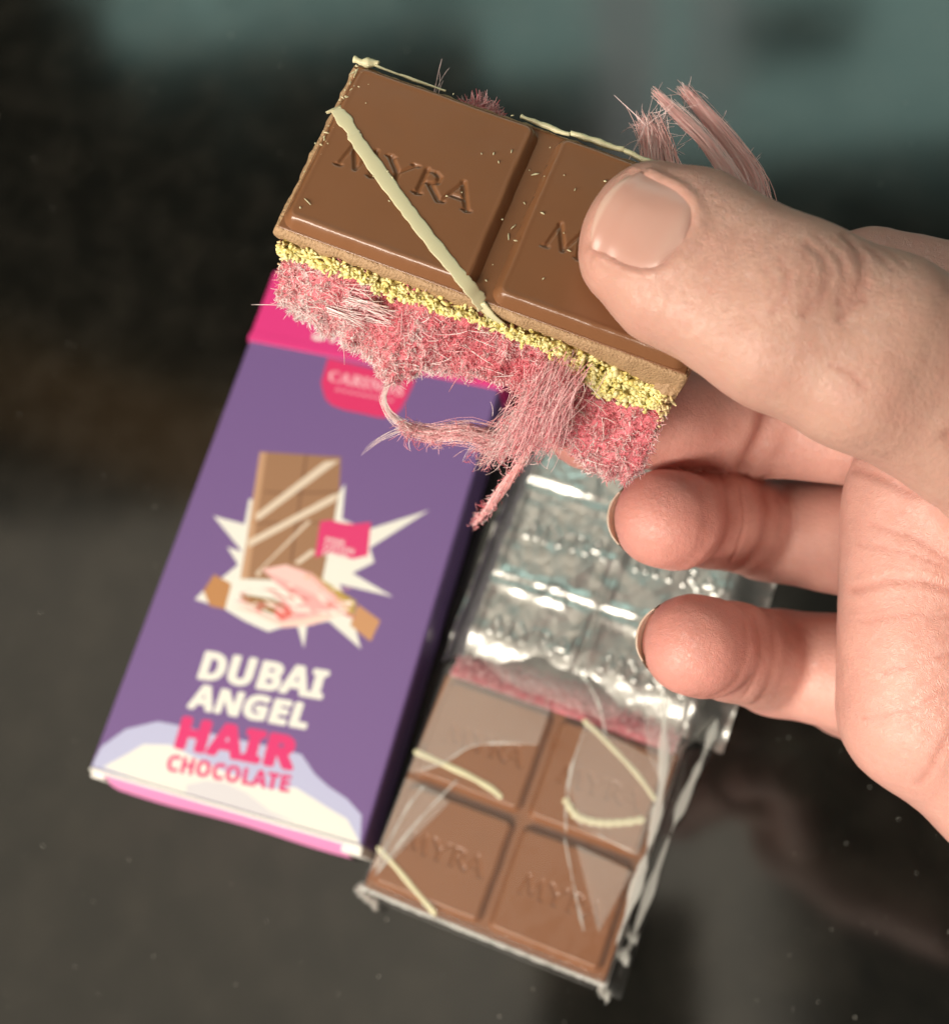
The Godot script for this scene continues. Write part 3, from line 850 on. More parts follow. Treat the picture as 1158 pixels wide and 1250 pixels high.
# ---------------------------------------------------------------- hand
const BONES := [
		[0, Vector3(-10.06, 9.89, -11.02), 11.20, Vector3(25.97, 1.11, -6.81), 17.00],
		[0, Vector3(-11.14, 5.87, -0.01), 11.20, Vector3(27.60, -4.80, 2.50), 18.00],
		[0, Vector3(-12.00, 1.59, 11.62), 11.40, Vector3(27.91, -10.59, 12.00), 18.00],
		[0, Vector3(-11.04, -4.39, 21.37), 11.20, Vector3(26.70, -17.46, 24.89), 17.00],
		[0, Vector3(-10.27, 6.87, -8.66), 10.50, Vector3(-11.98, -3.42, 19.15), 10.80],
		[0, Vector3(-10.90, -5.98, 22.67), 11.60, Vector3(4.89, -13.20, 33.09), 13.00],
		[0, Vector3(4.89, -13.20, 33.09), 13.00, Vector3(29.85, -24.40, 42.08), 17.00],
		[0, Vector3(1.15, 20.68, -9.49), 13.00, Vector3(22.37, 6.96, 1.86), 20.00],
		[0, Vector3(-17.54, 26.12, -39.76), 9.00, Vector3(7.99, 19.74, -29.46), 14.00],
		[0, Vector3(7.99, 19.74, -29.46), 14.00, Vector3(26.44, 2.94, -6.12), 18.00],
		[0, Vector3(-9.08, 12.13, -28.72), 11.00, Vector3(9.09, 10.92, -20.81), 15.00],
		[0, Vector3(27.51, -5.49, 4.37), 24.00, Vector3(64.99, -16.63, 19.98), 26.00],
		[0, Vector3(64.99, -16.63, 19.98), 26.00, Vector3(156.93, -36.95, 68.28), 34.00],
		[1, Vector3(-51.13, 61.05, -32.77), 6.50, Vector3(-46.28, 60.82, -29.67), 7.60],
		[1, Vector3(-46.28, 60.82, -29.67), 7.60, Vector3(-33.32, 60.72, -19.95), 8.10],
		[1, Vector3(-33.32, 60.72, -19.95), 8.10, Vector3(-23.12, 58.51, -15.01), 8.60],
		[1, Vector3(-23.12, 58.51, -15.01), 8.60, Vector3(-10.01, 48.61, -10.78), 11.50],
		[1, Vector3(-10.01, 48.61, -10.78), 11.50, Vector3(20.14, 14.77, -0.88), 18.00],
		[1, Vector3(-54.71, 59.32, -26.88), 6.50, Vector3(-50.15, 58.95, -23.31), 7.60],
		[1, Vector3(-50.15, 58.95, -23.31), 7.60, Vector3(-37.28, 58.81, -13.44), 8.10],
		[1, Vector3(-37.28, 58.81, -13.44), 8.10, Vector3(-27.06, 56.61, -8.54), 8.60],
		[1, Vector3(-27.06, 56.61, -8.54), 8.60, Vector3(-12.16, 47.57, -7.24), 11.50],
		[1, Vector3(-12.16, 47.57, -7.24), 11.50, Vector3(20.14, 14.77, -0.88), 18.00],
		[1, Vector3(-52.50, 59.79, -29.79), 8.40, Vector3(-35.44, 59.34, -16.95), 9.50],
		[1, Vector3(-35.44, 59.34, -16.95), 9.50, Vector3(-24.89, 56.63, -12.25), 10.00],
		[1, Vector3(-24.89, 56.63, -12.25), 10.00, Vector3(-11.09, 48.09, -9.01), 12.50],
		[2, Vector3(-61.63, 18.31, -22.80), 8.10, Vector3(-49.88, 12.36, -25.67), 8.60],
		[2, Vector3(-49.88, 12.36, -25.67), 8.60, Vector3(-32.88, -0.52, -29.26), 9.40],
		[2, Vector3(-32.88, -0.52, -29.26), 9.40, Vector3(-7.37, 0.33, -26.64), 11.50],
		[3, Vector3(-51.46, 10.35, -8.37), 7.60, Vector3(-42.61, -3.20, -12.86), 8.40],
		[3, Vector3(-42.61, -3.20, -12.86), 8.40, Vector3(-31.03, -21.58, -17.02), 9.60],
		[3, Vector3(-31.03, -21.58, -17.02), 9.60, Vector3(-8.38, -11.65, -8.86), 11.00],
		[4, Vector3(-47.86, 6.50, 11.86), 7.60, Vector3(-40.37, -7.78, 9.79), 8.20],
		[4, Vector3(-40.37, -7.78, 9.79), 8.20, Vector3(-31.06, -27.52, 7.23), 9.60],
		[4, Vector3(-31.06, -27.52, 7.23), 9.60, Vector3(-9.24, -19.86, 13.15), 11.60],
		[5, Vector3(-28.24, -35.55, 7.48), 6.60, Vector3(-23.70, -44.69, 7.17), 7.00],
		[5, Vector3(-23.70, -44.69, 7.17), 7.00, Vector3(-15.68, -50.84, 9.04), 7.80],
		[5, Vector3(-15.68, -50.84, 9.04), 7.80, Vector3(-9.79, -19.21, 20.17), 9.50],
		[3, Vector3(-50.86, 12.11, -7.55), 7.70, Vector3(-48.97, 9.86, -7.99), 7.90],
		[4, Vector3(-47.29, 7.85, 12.36), 7.80, Vector3(-45.38, 4.99, 12.10), 8.00]]
const CREASES := [
		[0.28, 0.07, 130.0, 175.0, [Vector2(-37.54, -43.09), Vector2(-35.98, -40.66), Vector2(-35.79, -37.93), Vector2(-36.76, -34.63)]],
		[0.28, 0.06, 130.0, 175.0, [Vector2(-39.88, -43.29), Vector2(-37.93, -41.05), Vector2(-37.54, -38.23), Vector2(-38.61, -35.31)]],
		[0.28, 0.06, 130.0, 175.0, [Vector2(-44.26, -41.63), Vector2(-42.99, -39.88), Vector2(-42.80, -37.74), Vector2(-43.96, -35.01)]],
		[0.28, 0.10, 130.0, 175.0, [Vector2(-48.15, -39.49), Vector2(-47.27, -37.74), Vector2(-47.86, -35.60)]],
		[0.30, 0.06, 150.0, 200.0, [Vector2(-23.14, -4.93), Vector2(-18.07, -4.05), Vector2(-9.46, -0.50)]],
		[0.30, 0.06, 150.0, 200.0, [Vector2(-23.14, 7.10), Vector2(-16.81, 5.20), Vector2(-9.46, 6.09)]],
		[0.30, 0.05, 150.0, 200.0, [Vector2(-22.51, 22.30), Vector2(-16.81, 19.77), Vector2(-11.74, 15.97)]],
		[0.30, 0.12, 165.0, 225.0, [Vector2(-38.25, -14.51), Vector2(-38.11, -7.95), Vector2(-39.48, -1.12)]],
		[0.30, 0.12, 165.0, 225.0, [Vector2(-36.88, 6.81), Vector2(-36.74, 13.92), Vector2(-38.25, 20.75)]],
		[0.60, 0.12, 170.0, 225.0, [Vector2(-41.52, -16.36), Vector2(-41.25, -11.76), Vector2(-42.61, -6.35), Vector2(-47.21, -0.53)]],
		[1.00, 0.25, 170.0, 240.0, [Vector2(-32.34, -16.36), Vector2(-32.49, -10.00), Vector2(-33.76, -4.35), Vector2(-36.58, 0.60)]],
		[0.60, 0.10, 170.0, 225.0, [Vector2(-40.35, 5.92), Vector2(-40.48, 11.62), Vector2(-42.20, 16.53), Vector2(-45.79, 19.72)]],
		[1.00, 0.22, 170.0, 240.0, [Vector2(-33.02, 5.67), Vector2(-33.30, 12.60), Vector2(-34.68, 22.86)]],
		[1.30, 0.90, 170.0, 240.0, [Vector2(-33.50, -29.23), Vector2(-35.15, -23.05), Vector2(-37.62, -17.28)]],
		[0.60, 0.22, 150.0, 200.0, [Vector2(-23.65, 2.29), Vector2(-19.97, 0.39), Vector2(-15.54, 0.39), Vector2(-9.46, 2.29), Vector2(-4.14, 5.20)]],
		[0.60, 0.20, 150.0, 200.0, [Vector2(-14.27, 32.43), Vector2(-12.75, 26.73), Vector2(-10.22, 21.29), Vector2(-5.41, 17.23)]],
		[0.40, 0.08, 150.0, 200.0, [Vector2(-21.87, -8.10), Vector2(-16.81, -6.20), Vector2(-10.47, -1.77)]],
		[0.40, 0.08, 150.0, 200.0, [Vector2(-20.61, 14.70), Vector2(-15.54, 12.17), Vector2(-9.46, 10.90)]],
		[0.70, 0.25, 130.0, 200.0, [Vector2(-25.96, -19.49), Vector2(-22.16, -16.53), Vector2(-17.41, -13.20), Vector2(-12.67, -11.54)]],
		[0.60, 0.20, 130.0, 175.0, [Vector2(-38.12, -43.87), Vector2(-36.76, -41.63), Vector2(-36.47, -38.71), Vector2(-37.44, -35.31), Vector2(-39.68, -32.68)]],
		[0.55, 0.15, 130.0, 175.0, [Vector2(-43.28, -42.61), Vector2(-41.63, -41.15), Vector2(-40.65, -38.71), Vector2(-41.53, -35.60), Vector2(-44.26, -33.07)]],
		[0.50, 0.12, 130.0, 175.0, [Vector2(-41.82, -43.39), Vector2(-39.19, -40.47), Vector2(-38.71, -37.74), Vector2(-39.88, -34.63)]],
		[0.50, 0.09, 130.0, 175.0, [Vector2(-46.49, -40.17), Vector2(-45.52, -38.23), Vector2(-46.20, -35.31), Vector2(-47.66, -33.36)]],
		[0.40, 0.08, 130.0, 175.0, [Vector2(-35.98, -42.41), Vector2(-34.04, -40.85), Vector2(-32.87, -38.71)]],
		[0.40, 0.08, 130.0, 175.0, [Vector2(-34.52, -42.80), Vector2(-32.38, -41.34), Vector2(-31.12, -39.20)]],
		[0.30, 0.10, 130.0, 175.0, [Vector2(-40.70, -27.50), Vector2(-38.20, -26.30), Vector2(-36.70, -24.50)]]]
const NAILS := [
		["thumb_nail", Vector3(-52.5080, 60.5221, -29.4464), Vector3(-0.8029, 0.0353, -0.5950), Vector3(-0.1512, 0.9535, 0.2606), 5.60, 6.90, 5.30],
		["fingernail", Vector3(-51.4641, 10.3459, -8.3651), Vector3(-0.5269, 0.8067, 0.2677), Vector3(-0.8482, -0.4791, -0.2258), 5.20, 6.00, 5.70],
		["fingernail", Vector3(-47.8647, 6.5024, 11.8614), Vector3(-0.4609, 0.8782, 0.1275), Vector3(-0.8458, -0.3912, -0.3626), 5.20, 6.00, 5.90],
		["fingernail", Vector3(-61.6251, 18.3053, -22.8022), Vector3(-0.8717, 0.4414, 0.2127), Vector3(-0.4878, -0.8223, -0.2929), 5.20, 6.00, 5.80],
		["fingernail", Vector3(-28.2356, -35.5528, 7.4806), Vector3(-0.4442, 0.8954, 0.0307), Vector3(-0.7688, -0.3633, -0.5263), 4.40, 5.00, 5.00]]
const ACROSS := Vector3(0.9904, -0.1382, 0.0000)
const DOWN := Vector3(-0.0485, -0.3476, 0.9364)
const TOWARDS := Vector3(0.1294, 0.9274, 0.3510)
const EYE := Vector3(-55.6424, 200.3988, 60.8283)
const BLEND := [9.0, 3.2, 2.6, 2.6, 2.6, 2.6]
const JOIN := [0.0, 5.0, 2.5, 2.5, 2.5, 2.5]


func smin(a: float, b: float, k: float) -> float:
	var h := maxf(k - absf(a - b), 0.0) / k
	return minf(a, b) - h * h * h * k / 6.0


func bone_distance(b: Array, p: Vector3) -> float:
	var a: Vector3 = b[1]
	var ba: Vector3 = b[3] - a
	var pa := p - a
	var t := clampf(pa.dot(ba) / ba.length_squared(), 0.0, 1.0)
	return (pa - ba * t).length() - lerpf(b[2], b[4], t)


func hand_field(p: Vector3, which: Array) -> float:
	var d := [1e3, 1e3, 1e3, 1e3, 1e3, 1e3]
	for k in which:
		var b: Array = BONES[k]
		var c: int = b[0]
		var x := bone_distance(b, p)
		d[c] = x if d[c] > 900.0 else smin(d[c], x, BLEND[c])
	var out: float = d[0]
	for c in range(1, 6):
		if d[c] < 900.0:
			out = minf(out, smin(d[0], d[c], JOIN[c]))
	return out


func hand_mesh() -> MB:
	var cell := 0.62
	var per := 8
	var block := cell * per
	var lo := Vector3(INF, INF, INF)
	var hi := -lo
	for b in BONES:
		for e in [[1, 2], [3, 4]]:
			lo = lo.min(b[e[0]] - Vector3.ONE * (b[e[1]] + 4.0))
			hi = hi.max(b[e[0]] + Vector3.ONE * (b[e[1]] + 4.0))
	hi = hi.min(Vector3(190, 200, 200))
	var nb := Vector3i(((hi - lo) / block).ceil())
	var mb := MB.new()
	var vert := {}
	var vals := {}
	var reach := block * 0.8661
	var edges := []
	var ny := nb.y * per + 2
	var nz := nb.z * per + 2
	for bx in nb.x:
		for by in nb.y:
			for bz in nb.z:
				var mid := lo + (Vector3(bx, by, bz) + Vector3.ONE * 0.5) * block
				var best := 1e3
				var ds := []
				for k in BONES.size():
					var x := bone_distance(BONES[k], mid)
					ds.append(x)
					best = minf(best, x)
				if best > reach + 3.0 or best < -reach - 6.0:
					continue
				var which := []
				for k in BONES.size():
					if ds[k] < best + 2.0 * reach + 6.0:
						which.append(k)
				if absf(hand_field(mid, which)) > reach + 0.5:
					continue
				var g := PackedFloat32Array()
				var m := per + 1
				g.resize(m * m * m)
				var i := 0
				for x in m:
					for y in m:
						for z in m:
							g[i] = hand_field(lo + Vector3(bx * per + x, by * per + y, bz * per + z) * cell, which)
							i += 1
				for x in per:
					for y in per:
						for z in per:
							var o := (x * m + y) * m + z
							var s := [g[o], g[o + 1], g[o + m], g[o + m + 1], g[o + m * m], g[o + m * m + 1], g[o + m * m + m], g[o + m * m + m + 1]]
							var inside := 0
							for q in 8:
								if s[q] < 0.0:
									inside += 1
							if inside == 0 or inside == 8:
								continue
							var sum := Vector3.ZERO
							var n := 0
							for e in CUBE_EDGES:
								var sa: float = s[e[0]]
								var sb: float = s[e[1]]
								if (sa < 0.0) != (sb < 0.0):
									sum += CORNERS[e[0]].lerp(CORNERS[e[1]], sa / (sa - sb))
									n += 1
							var cx: int = bx * per + x
							var cy: int = by * per + y
							var cz: int = bz * per + z
							var key := (cx * ny + cy) * nz + cz
							vert[key] = mb.v.size()
							mb.v.append(lo + (Vector3(cx, cy, cz) + sum / n) * cell)
							for ax in 3:
								var far: int = [4, 2, 1][ax]
								if (s[0] < 0.0) != (s[far] < 0.0):
									edges.append([key, ax, s[0] < 0.0])
	var stride := [ny * nz, nz, 1]
	for e in edges:
		var u: int = stride[(e[1] + 1) % 3]
		var w: int = stride[(e[1] + 2) % 3]
		var a: int = vert.get(e[0], -1)
		var b: int = vert.get(e[0] - u, -1)
		var c: int = vert.get(e[0] - u - w, -1)
		var d: int = vert.get(e[0] - w, -1)
		if a < 0 or b < 0 or c < 0 or d < 0:
			continue
		if e[2]:
			mb.quad(a, d, c, b)
		else:
			mb.quad(a, b, c, d)
	return mb


const CORNERS := [Vector3(0, 0, 0), Vector3(0, 0, 1), Vector3(0, 1, 0), Vector3(0, 1, 1), Vector3(1, 0, 0), Vector3(1, 0, 1), Vector3(1, 1, 0), Vector3(1, 1, 1)]
const CUBE_EDGES := [[0, 1], [2, 3], [4, 5], [6, 7], [0, 2], [1, 3], [4, 6], [5, 7], [0, 4], [1, 5], [2, 6], [3, 7]]


func segment_gap(q: Vector2, line: Array) -> float:
	var best := 1e9
	for i in line.size() - 1:
		var a: Vector2 = line[i]
		var ba: Vector2 = line[i + 1] - a
		var t := clampf((q - a).dot(ba) / ba.length_squared(), 0.0, 1.0)
		var gap := (q - a - ba * t).length()
		var taper := 0.0
		if i == 0 and t <= 0.0 or i == line.size() - 2 and t >= 1.0:
			taper = 0.4
		best = minf(best, gap + taper)
	return best


func make_hand() -> void:
	var hand := thing("hand", "bare right hand, thumb on the chocolate and fingers curled behind it", "hand", Transform3D(Basis(), Vector3(137.4549, 104.6594, 44.9782) * MM))
	var mb := hand_mesh()
	mb.smooth()
	var boxes := []
	for cr in CREASES:
		var r := Rect2(cr[4][0], Vector2.ZERO)
		for q in cr[4]:
			r = r.expand(q)
		boxes.append(r.grow(cr[0] * 3.0))
	var f := FastNoiseLite.new()
	f.seed = 77
	f.frequency = 0.05
	f.fractal_octaves = 4
	var tips := []
	for n in NAILS:
		tips.append(n[1])
	mb.c.resize(mb.v.size())
	for i in mb.v.size():
		var p := mb.v[i]
		var nn := mb.n[i]
		var q := Vector2(p.dot(ACROSS), p.dot(DOWN))
		var depth := -(p - EYE).dot(TOWARDS)
		var facing := nn.dot(TOWARDS)
		var sink := 0.0
		var red := 0.0
		if facing > 0.05:
			for k in CREASES.size():
				var cr: Array = CREASES[k]
				if depth < cr[2] or depth > cr[3] or not boxes[k].has_point(q):
					continue
				var gap := segment_gap(q, cr[4])
				var w: float = cr[0]
				var g := exp(-pow(gap / w, 2.0))
				sink += cr[1] * g - 0.25 * cr[1] * exp(-pow((gap - w * 2.2) / w, 2.0))
				red = maxf(red, g)
		# soft lumps of flesh
		sink += f.get_noise_3dv(p * 2.2) * 0.2
		# nail beds
		for n in NAILS:
			var rel: Vector3 = p - n[1]
			if rel.length_squared() > 300.0 or nn.dot(n[3]) < (0.15 if n[0] == "thumb_nail" else 0.7):
				continue
			var u: float = rel.dot(n[2])
			var s: float = rel.dot(n[2].cross(n[3]))
			var e := minf(n[4] + 0.1 - absf(s), n[6] + 0.2 - u)
			if u < 0.0:
				e = (1.0 - pow(pow(absf(s) / n[4], 2.6) + pow(-u / n[5], 2.6), 1.0 / 2.6)) * n[4] + 0.1
			sink += 0.35 * smoothstep(0.0, 0.5, e) * smoothstep(2.4, 1.2, e)
			sink -= 0.40 * exp(-pow((e + 0.55) / 0.6, 2.0)) * (1.0 if u < n[6] * 0.55 else 0.1)
			red = maxf(red, 0.6 * exp(-pow((e + 0.2) / 0.6, 2.0)))
		mb.v[i] = p - nn * sink
		# colour: paler, yellower back of the thumb; pinker pads; mottled
		var mott := f.get_noise_3dv(p * 3.0 + Vector3(40, 0, 0))
		var fine := f.get_noise_3dv(p * 14.0)
		var tip := 0.0
		for t in tips.size():
			tip = maxf(tip, exp(-p.distance_squared_to(tips[t]) / (170.0 if t > 0 else 120.0)) * (1.0 if t > 0 else 0.35))
		var col := Color(0.59, 0.355, 0.285).lerp(Color(0.57, 0.315, 0.255), clampf(0.5 + mott * 0.8, 0.0, 1.0))
		if depth > 176.0:
			col = col.lerp(Color(0.57, 0.29, 0.25), 0.7)
		col = col.lerp(Color(0.53, 0.19, 0.165), clampf(tip * 0.8, 0.0, 0.8))
		col = col.lerp(Color(0.42, 0.17, 0.135), clampf(red * 0.4, 0.0, 0.4))
		col *= 1.0 + 0.04 * fine
		col.a = 1.0
		mb.c[i] = col
	mb.smooth()
	put("skin", mb.mesh(mats["skin"]), hand)
	var all := range(BONES.size())
	for n in NAILS:
		var nail := MB.new()
		var side: Vector3 = n[2].cross(n[3])
		var nu := 22
		var nv := 17
		for j in nv:
			for i in nu:
				var u := lerpf(-n[5], n[6], float(i) / (nu - 1))
				var wv := lerpf(-1.0, 1.0, float(j) / (nv - 1))
				var back := smoothstep(-n[5] + 1.6, -n[5], u)
				var round_end := pow(maxf(1.0 - pow(clampf(-u / n[5], 0.0, 1.0), 2.6), 0.0), 1.0 / 2.6)
				var front := smoothstep(n[6] - 2.0, n[6], u)
				var s: float = wv * n[4] * maxf(round_end, 0.02) * (1.0 - 0.18 * front * front)
				var u2 := u - 0.9 * front * wv * wv
				var flat := minf(u2, n[6] * (0.62 if n[0] == "fingernail" else 0.5))
				var o: Vector3 = n[1] + n[2] * flat + side * s + n[3] * 16.0
				for step in 26:
					var d := hand_field(o, all)
					if d < 0.05:
						break
					o -= n[3] * d * 0.85
				var lift := 0.22 - 0.34 * pow(wv, 4.0) - 0.30 * back - 0.12 * front
				var over := u2 - flat
				var q: Vector3 = o + n[2] * over + n[3] * (lift - 0.055 * over * over * 0.6)
				nail.v.append(q)
				var free := smoothstep(0.70, 0.78, float(i) / (nu - 1)) if n[0] == "fingernail" else smoothstep(0.90, 0.95, float(i) / (nu - 1))
				var moon := exp(-pow((u + n[5]) / 2.2, 2.0)) * 0.5
				var c := Color(0.54, 0.29, 0.235).lerp(Color(0.60, 0.38, 0.32), moon).lerp(Color(0.64, 0.50, 0.40) if n[0] == "fingernail" else Color(0.60, 0.39, 0.32), free)
				nail.c.append(c)
		for j in nv - 1:
			for i in nu - 1:
				var a := j * nu + i
				nail.quad(a, a + 1, a + nu + 1, a + nu)
		# thickness: the same sheet a little lower
		var count := nail.v.size()
		for i in count:
			nail.v.append(nail.v[i] - n[3] * 0.32)
			nail.c.append(nail.c[i])
		for j in nv - 1:
			for i in nu - 1:
				var a := count + j * nu + i
				nail.quad(a, a + nu, a + nu + 1, a + 1)
		for j in nv - 1:
			var a := j * nu + nu - 1
			nail.quad(a, count + a, count + a + nu, a + nu)
		put(n[0], nail.mesh(mats["nail"]), hand)


# ---------------------------------------------------------------- carton
func carton() -> void:
	var turn := Basis(Vector3.UP, deg_to_rad(-15.887))
	var box := thing("chocolate_carton", "purple and pink printed chocolate carton lying flat beside the wrapped bar", "carton", Transform3D(turn, Vector3.ZERO))
	var w := 36.0
	var l := 71.65
	var seam := l - 121.3
	var t := 16.0
	var sleeve := MB.new()
	rounded_box(sleeve, Vector3(-w, 0.05, seam), Vector3(w, t - 0.03, l - 0.5), 0.8)
	put("sleeve", sleeve.mesh(mats["purple card"]), box)
	var cap := MB.new()
	rounded_box(cap, Vector3(-w - 0.3, 0.03, -l), Vector3(w + 0.3, t + 0.3, seam + 0.3), 0.55)
	var lid := put("lid", cap.mesh(mats["pink card"]), box)
	var lip := MB.new()
	rounded_box(lip, Vector3(-w - 0.42, 0.5, seam - 2.3), Vector3(w + 0.42, t + 0.42, seam + 0.42), 0.2)
	put("lid_edge", lip.mesh(mats["pink card"]), lid)
	# printed front
	var print_mat := matte("carton print", Color.WHITE, 0.36)
	print_mat.albedo_texture = carton_print()
	var front := MB.new()
	sheet(front, 2, 2, func(u: float, v: float) -> Vector3: return Vector3(lerpf(-w + 0.6, w - 0.6, u), t + 0.02, lerpf(l - 0.9, seam + 0.2, v)))
	front.n = PackedVector3Array([Vector3.UP, Vector3.UP, Vector3.UP, Vector3.UP])
	put("printed_front", front.mesh(print_mat), box)
	# letters on the lid, only their lower halves show
	var im := Image.create(1008, 308, false, Image.FORMAT_RGB8)
	im.fill(lin(0.62, 0.035, 0.20))
	var px := func(p: Vector2) -> Vector2: return Vector2(p.x * 14.0, 308.0 - (p.y - 121.3) * 14.0)
	print_text(im, "SN", [Vector2(17.5, 125.2), Vector2(28.1, 125.5), Vector2(17.1, 130.9)], lin(0.76, 0.72, 0.70), px, 2.0)
	var lid_mat := matte("lid print", Color.WHITE, 0.34)
	lid_mat.albedo_texture = ImageTexture.create_from_image(im)
	var top := MB.new()
	sheet(top, 2, 2, func(u: float, v: float) -> Vector3: return Vector3(lerpf(-w + 0.3, w - 0.3, u), t + 0.33, lerpf(seam - 2.5, -l + 0.5, v)))
	for i in 4:
		top.uv[i] = Vector2(lerpf(0.3, 71.7, top.uv[i].x) / 72.0, 1.0 - (lerpf(21.5, 2.8, top.uv[i].y) / 22.0))
	top.n = PackedVector3Array([Vector3.UP, Vector3.UP, Vector3.UP, Vector3.UP])
	put("lid_print", top.mesh(lid_mat), lid)
	# bottom end: a pink flap between white tucked corners, white cut edge
	var flap := MB.new()
	for side in 2:  # not fully tucked in: it leans out towards its lower edge
		var z0 := l + 0.2 - side * 0.6
		sheet(flap, 24, 8, func(u: float, v: float) -> Vector3: return Vector3(lerpf(-w + 3.2, w - 5.0, u), lerpf(t - 0.9, 1.2, v), z0 + 2.2 * sin(v * PI / 2) + 0.25 * sin(u * 9.0) * v), side == 1)
	put("end_flap", flap.mesh(mats["pink card edge"]), box)
	for s in [-1.0, 1.0]:
		var tuck := MB.new()
		rounded_box(tuck, Vector3(w - 5.2 if s > 0 else -w + 0.2, 1.0, l - 0.6), Vector3(w - 0.2 if s > 0 else -w + 4.0, t - 1.6, l + (1.4 if s < 0 else 1.8)), 0.4)
		put("tucked_corner", tuck.mesh(mats["white card"]), box)
	var cut := MB.new()
	rounded_box(cut, Vector3(-w + 0.2, t - 1.0, l - 0.7), Vector3(w - 0.2, t + 0.06, l + 0.15), 0.25)
	put("card_edge", cut.mesh(mats["white card"]), box)


# ---------------------------------------------------------------- wrapped bar
func wrapped_bar() -> void:
	var turn := Basis(Vector3.UP, deg_to_rad(-20.953))
	var at := Transform3D(turn, Vector3(15.4, 0.0, 86.6) * MM)
	# local frame: x across, y up off the table, -z along the bar; squares are built flat and tipped over
	var tip := Basis(Vector3(1, 0, 0), Vector3(0, 0, -1), Vector3(0, 1, 0))
	var bar := thing("chocolate_bar", "remaining four-square milk chocolate bar showing through its clear wrapper", "chocolate", Transform3D(turn, Vector3(15.4, 1.2, 86.6) * MM))
	var p := 29.0
	var q := 26.6
	for k in 4:
		var cx := (k % 2) * p
		var cy := (k / 2) * q
		var sq := chocolate_square(Vector2(cx + 0.55, cy + 0.5), Vector2(cx + p - 0.55, cy + q - 0.5), -2.2, 0.33, Vector2(cx + 5.5, cy + 11.2), 4.0, 0.4, 60 + k, 1.5)
		var o := put("chocolate_square", sq.mesh(mats["warm milk chocolate"]), bar)
		o.transform = Transform3D(tip, Vector3(0, 11.8, 0) * MM)
	var slab := MB.new()
	rounded_box(slab, Vector3(-0.7, 0, -53.4), Vector3(58.7, 9.9, 0.7), 0.8)
	slab.c.resize(slab.v.size())
	slab.c.fill(Color.WHITE)
	put("slab", slab.mesh(mats["warm milk chocolate"]), bar)
	var dz := MB.new()
	for d in [[[-0.7, 32.6], [6.0, 32.2], [14.0, 31.6], [20.0, 30.6], [23.2, 29.4], 0.7], [[-0.6, 8.8], [5.0, 6.3], [11.0, 3.2], [17.0, 0.2], [18.0, -0.4], 0.6], [[37.0, 34.4], [41.0, 31.6], [46.0, 31.8], [51.0, 33.6], [56.0, 36.2], 0.85], [[35.0, 53.2], [40.0, 51.0], [46.0, 48.0], [51.5, 45.0], [57.0, 41.0], 0.6]]:
		var pts := []
		for i in 5:
			pts.append(Vector3(d[i][0], 11.9, -d[i][1]))
		var pp := spline(pts, 40)
		var rad := []
		for i in 40:
			rad.append(d[5] * (1.0 + 0.25 * sin(i * (1.6 if d[5] > 0.8 else 0.5)) * (1.0 if d[5] > 0.8 else 0.4)) * smoothstep(0.0, 0.12, minf(i / 39.0 + 0.06, 1.06 - i / 39.0)))
		tube(dz, pp, rad, 10, Color.WHITE, Vector3(0, 1, 0), 0.3)
	put("white_drizzle", dz.mesh(mats["white chocolate"]), bar)
	# the broken end: filling and floss spilling out of it
	var end := MB.new()
	sheet(end, 60, 18, func(u: float, v: float) -> Vector3:
		var n := noise.get_noise_2d(u * 240.0, v * 120.0)
		return Vector3(lerpf(0.5, 57.5, u), lerpf(10.2, 2.0, v * v) + n * 0.8, -lerpf(53.0, 62.0 + 3.0 * noise.get_noise_1d(u * 90.0), v)))
	put("filling", end.mesh(mats["pink filling"]), bar)
	var fl := MB.new()
	for i in 2600:
		var u := rng.randf()
		var v := rng.randf()
		var b := Vector3(lerpf(0.5, 57.5, u), lerpf(10.4, 2.5, v * v), -lerpf(53.0, 63.0, v))
		strand(fl, b, Vector3(rng.randfn(), 0.6, -0.5 + rng.randfn() * 0.8), rng.randf_range(0.6, 2.0), 0.09, 1.3, floss_color(0.45))
	var fo := put("pink_floss", fl.mesh(mats["pink floss"]), bar)
	fo.set_meta("kind", "stuff")

	# the wrapper: silver backing pressed into the squares that are gone, clear film in front
	var wr := thing("wrapper", "torn silver foil and clear film wrapper around the chocolate bar", "wrapper", at)
	var f := FastNoiseLite.new()
	f.seed = 12
	f.frequency = 0.045
	f.fractal_octaves = 4
	f.fractal_type = FastNoiseLite.FRACTAL_RIDGED
	var g := FastNoiseLite.new()
	g.seed = 14
	g.frequency = 0.03
	g.fractal_octaves = 3
	var back := MB.new()
	sheet(back, 60, 90, func(u: float, v: float) -> Vector3:
		var y := lerpf(-1.0, 150.0, v)
		var x := lerpf(-1.0 - 3.0 * smoothstep(56.0, 66.0, y), 59.0 + 7.0 * smoothstep(56.0, 66.0, y), u)
		return Vector3(x, 0.5 + 0.25 * g.get_noise_2d(x * 3.0, y * 3.0) + 0.3, -y))
	put("foil_back", back.mesh(mats["silver foil"]), wr)
	var crush := FastNoiseLite.new()  # flat facets that meet in sharp creases
	crush.noise_type = FastNoiseLite.TYPE_CELLULAR
	crush.cellular_return_type = FastNoiseLite.RETURN_DISTANCE
	crush.frequency = 0.16
	crush.seed = 8
	var relief := MB.new()
	var nu := 250
	var nv := 300
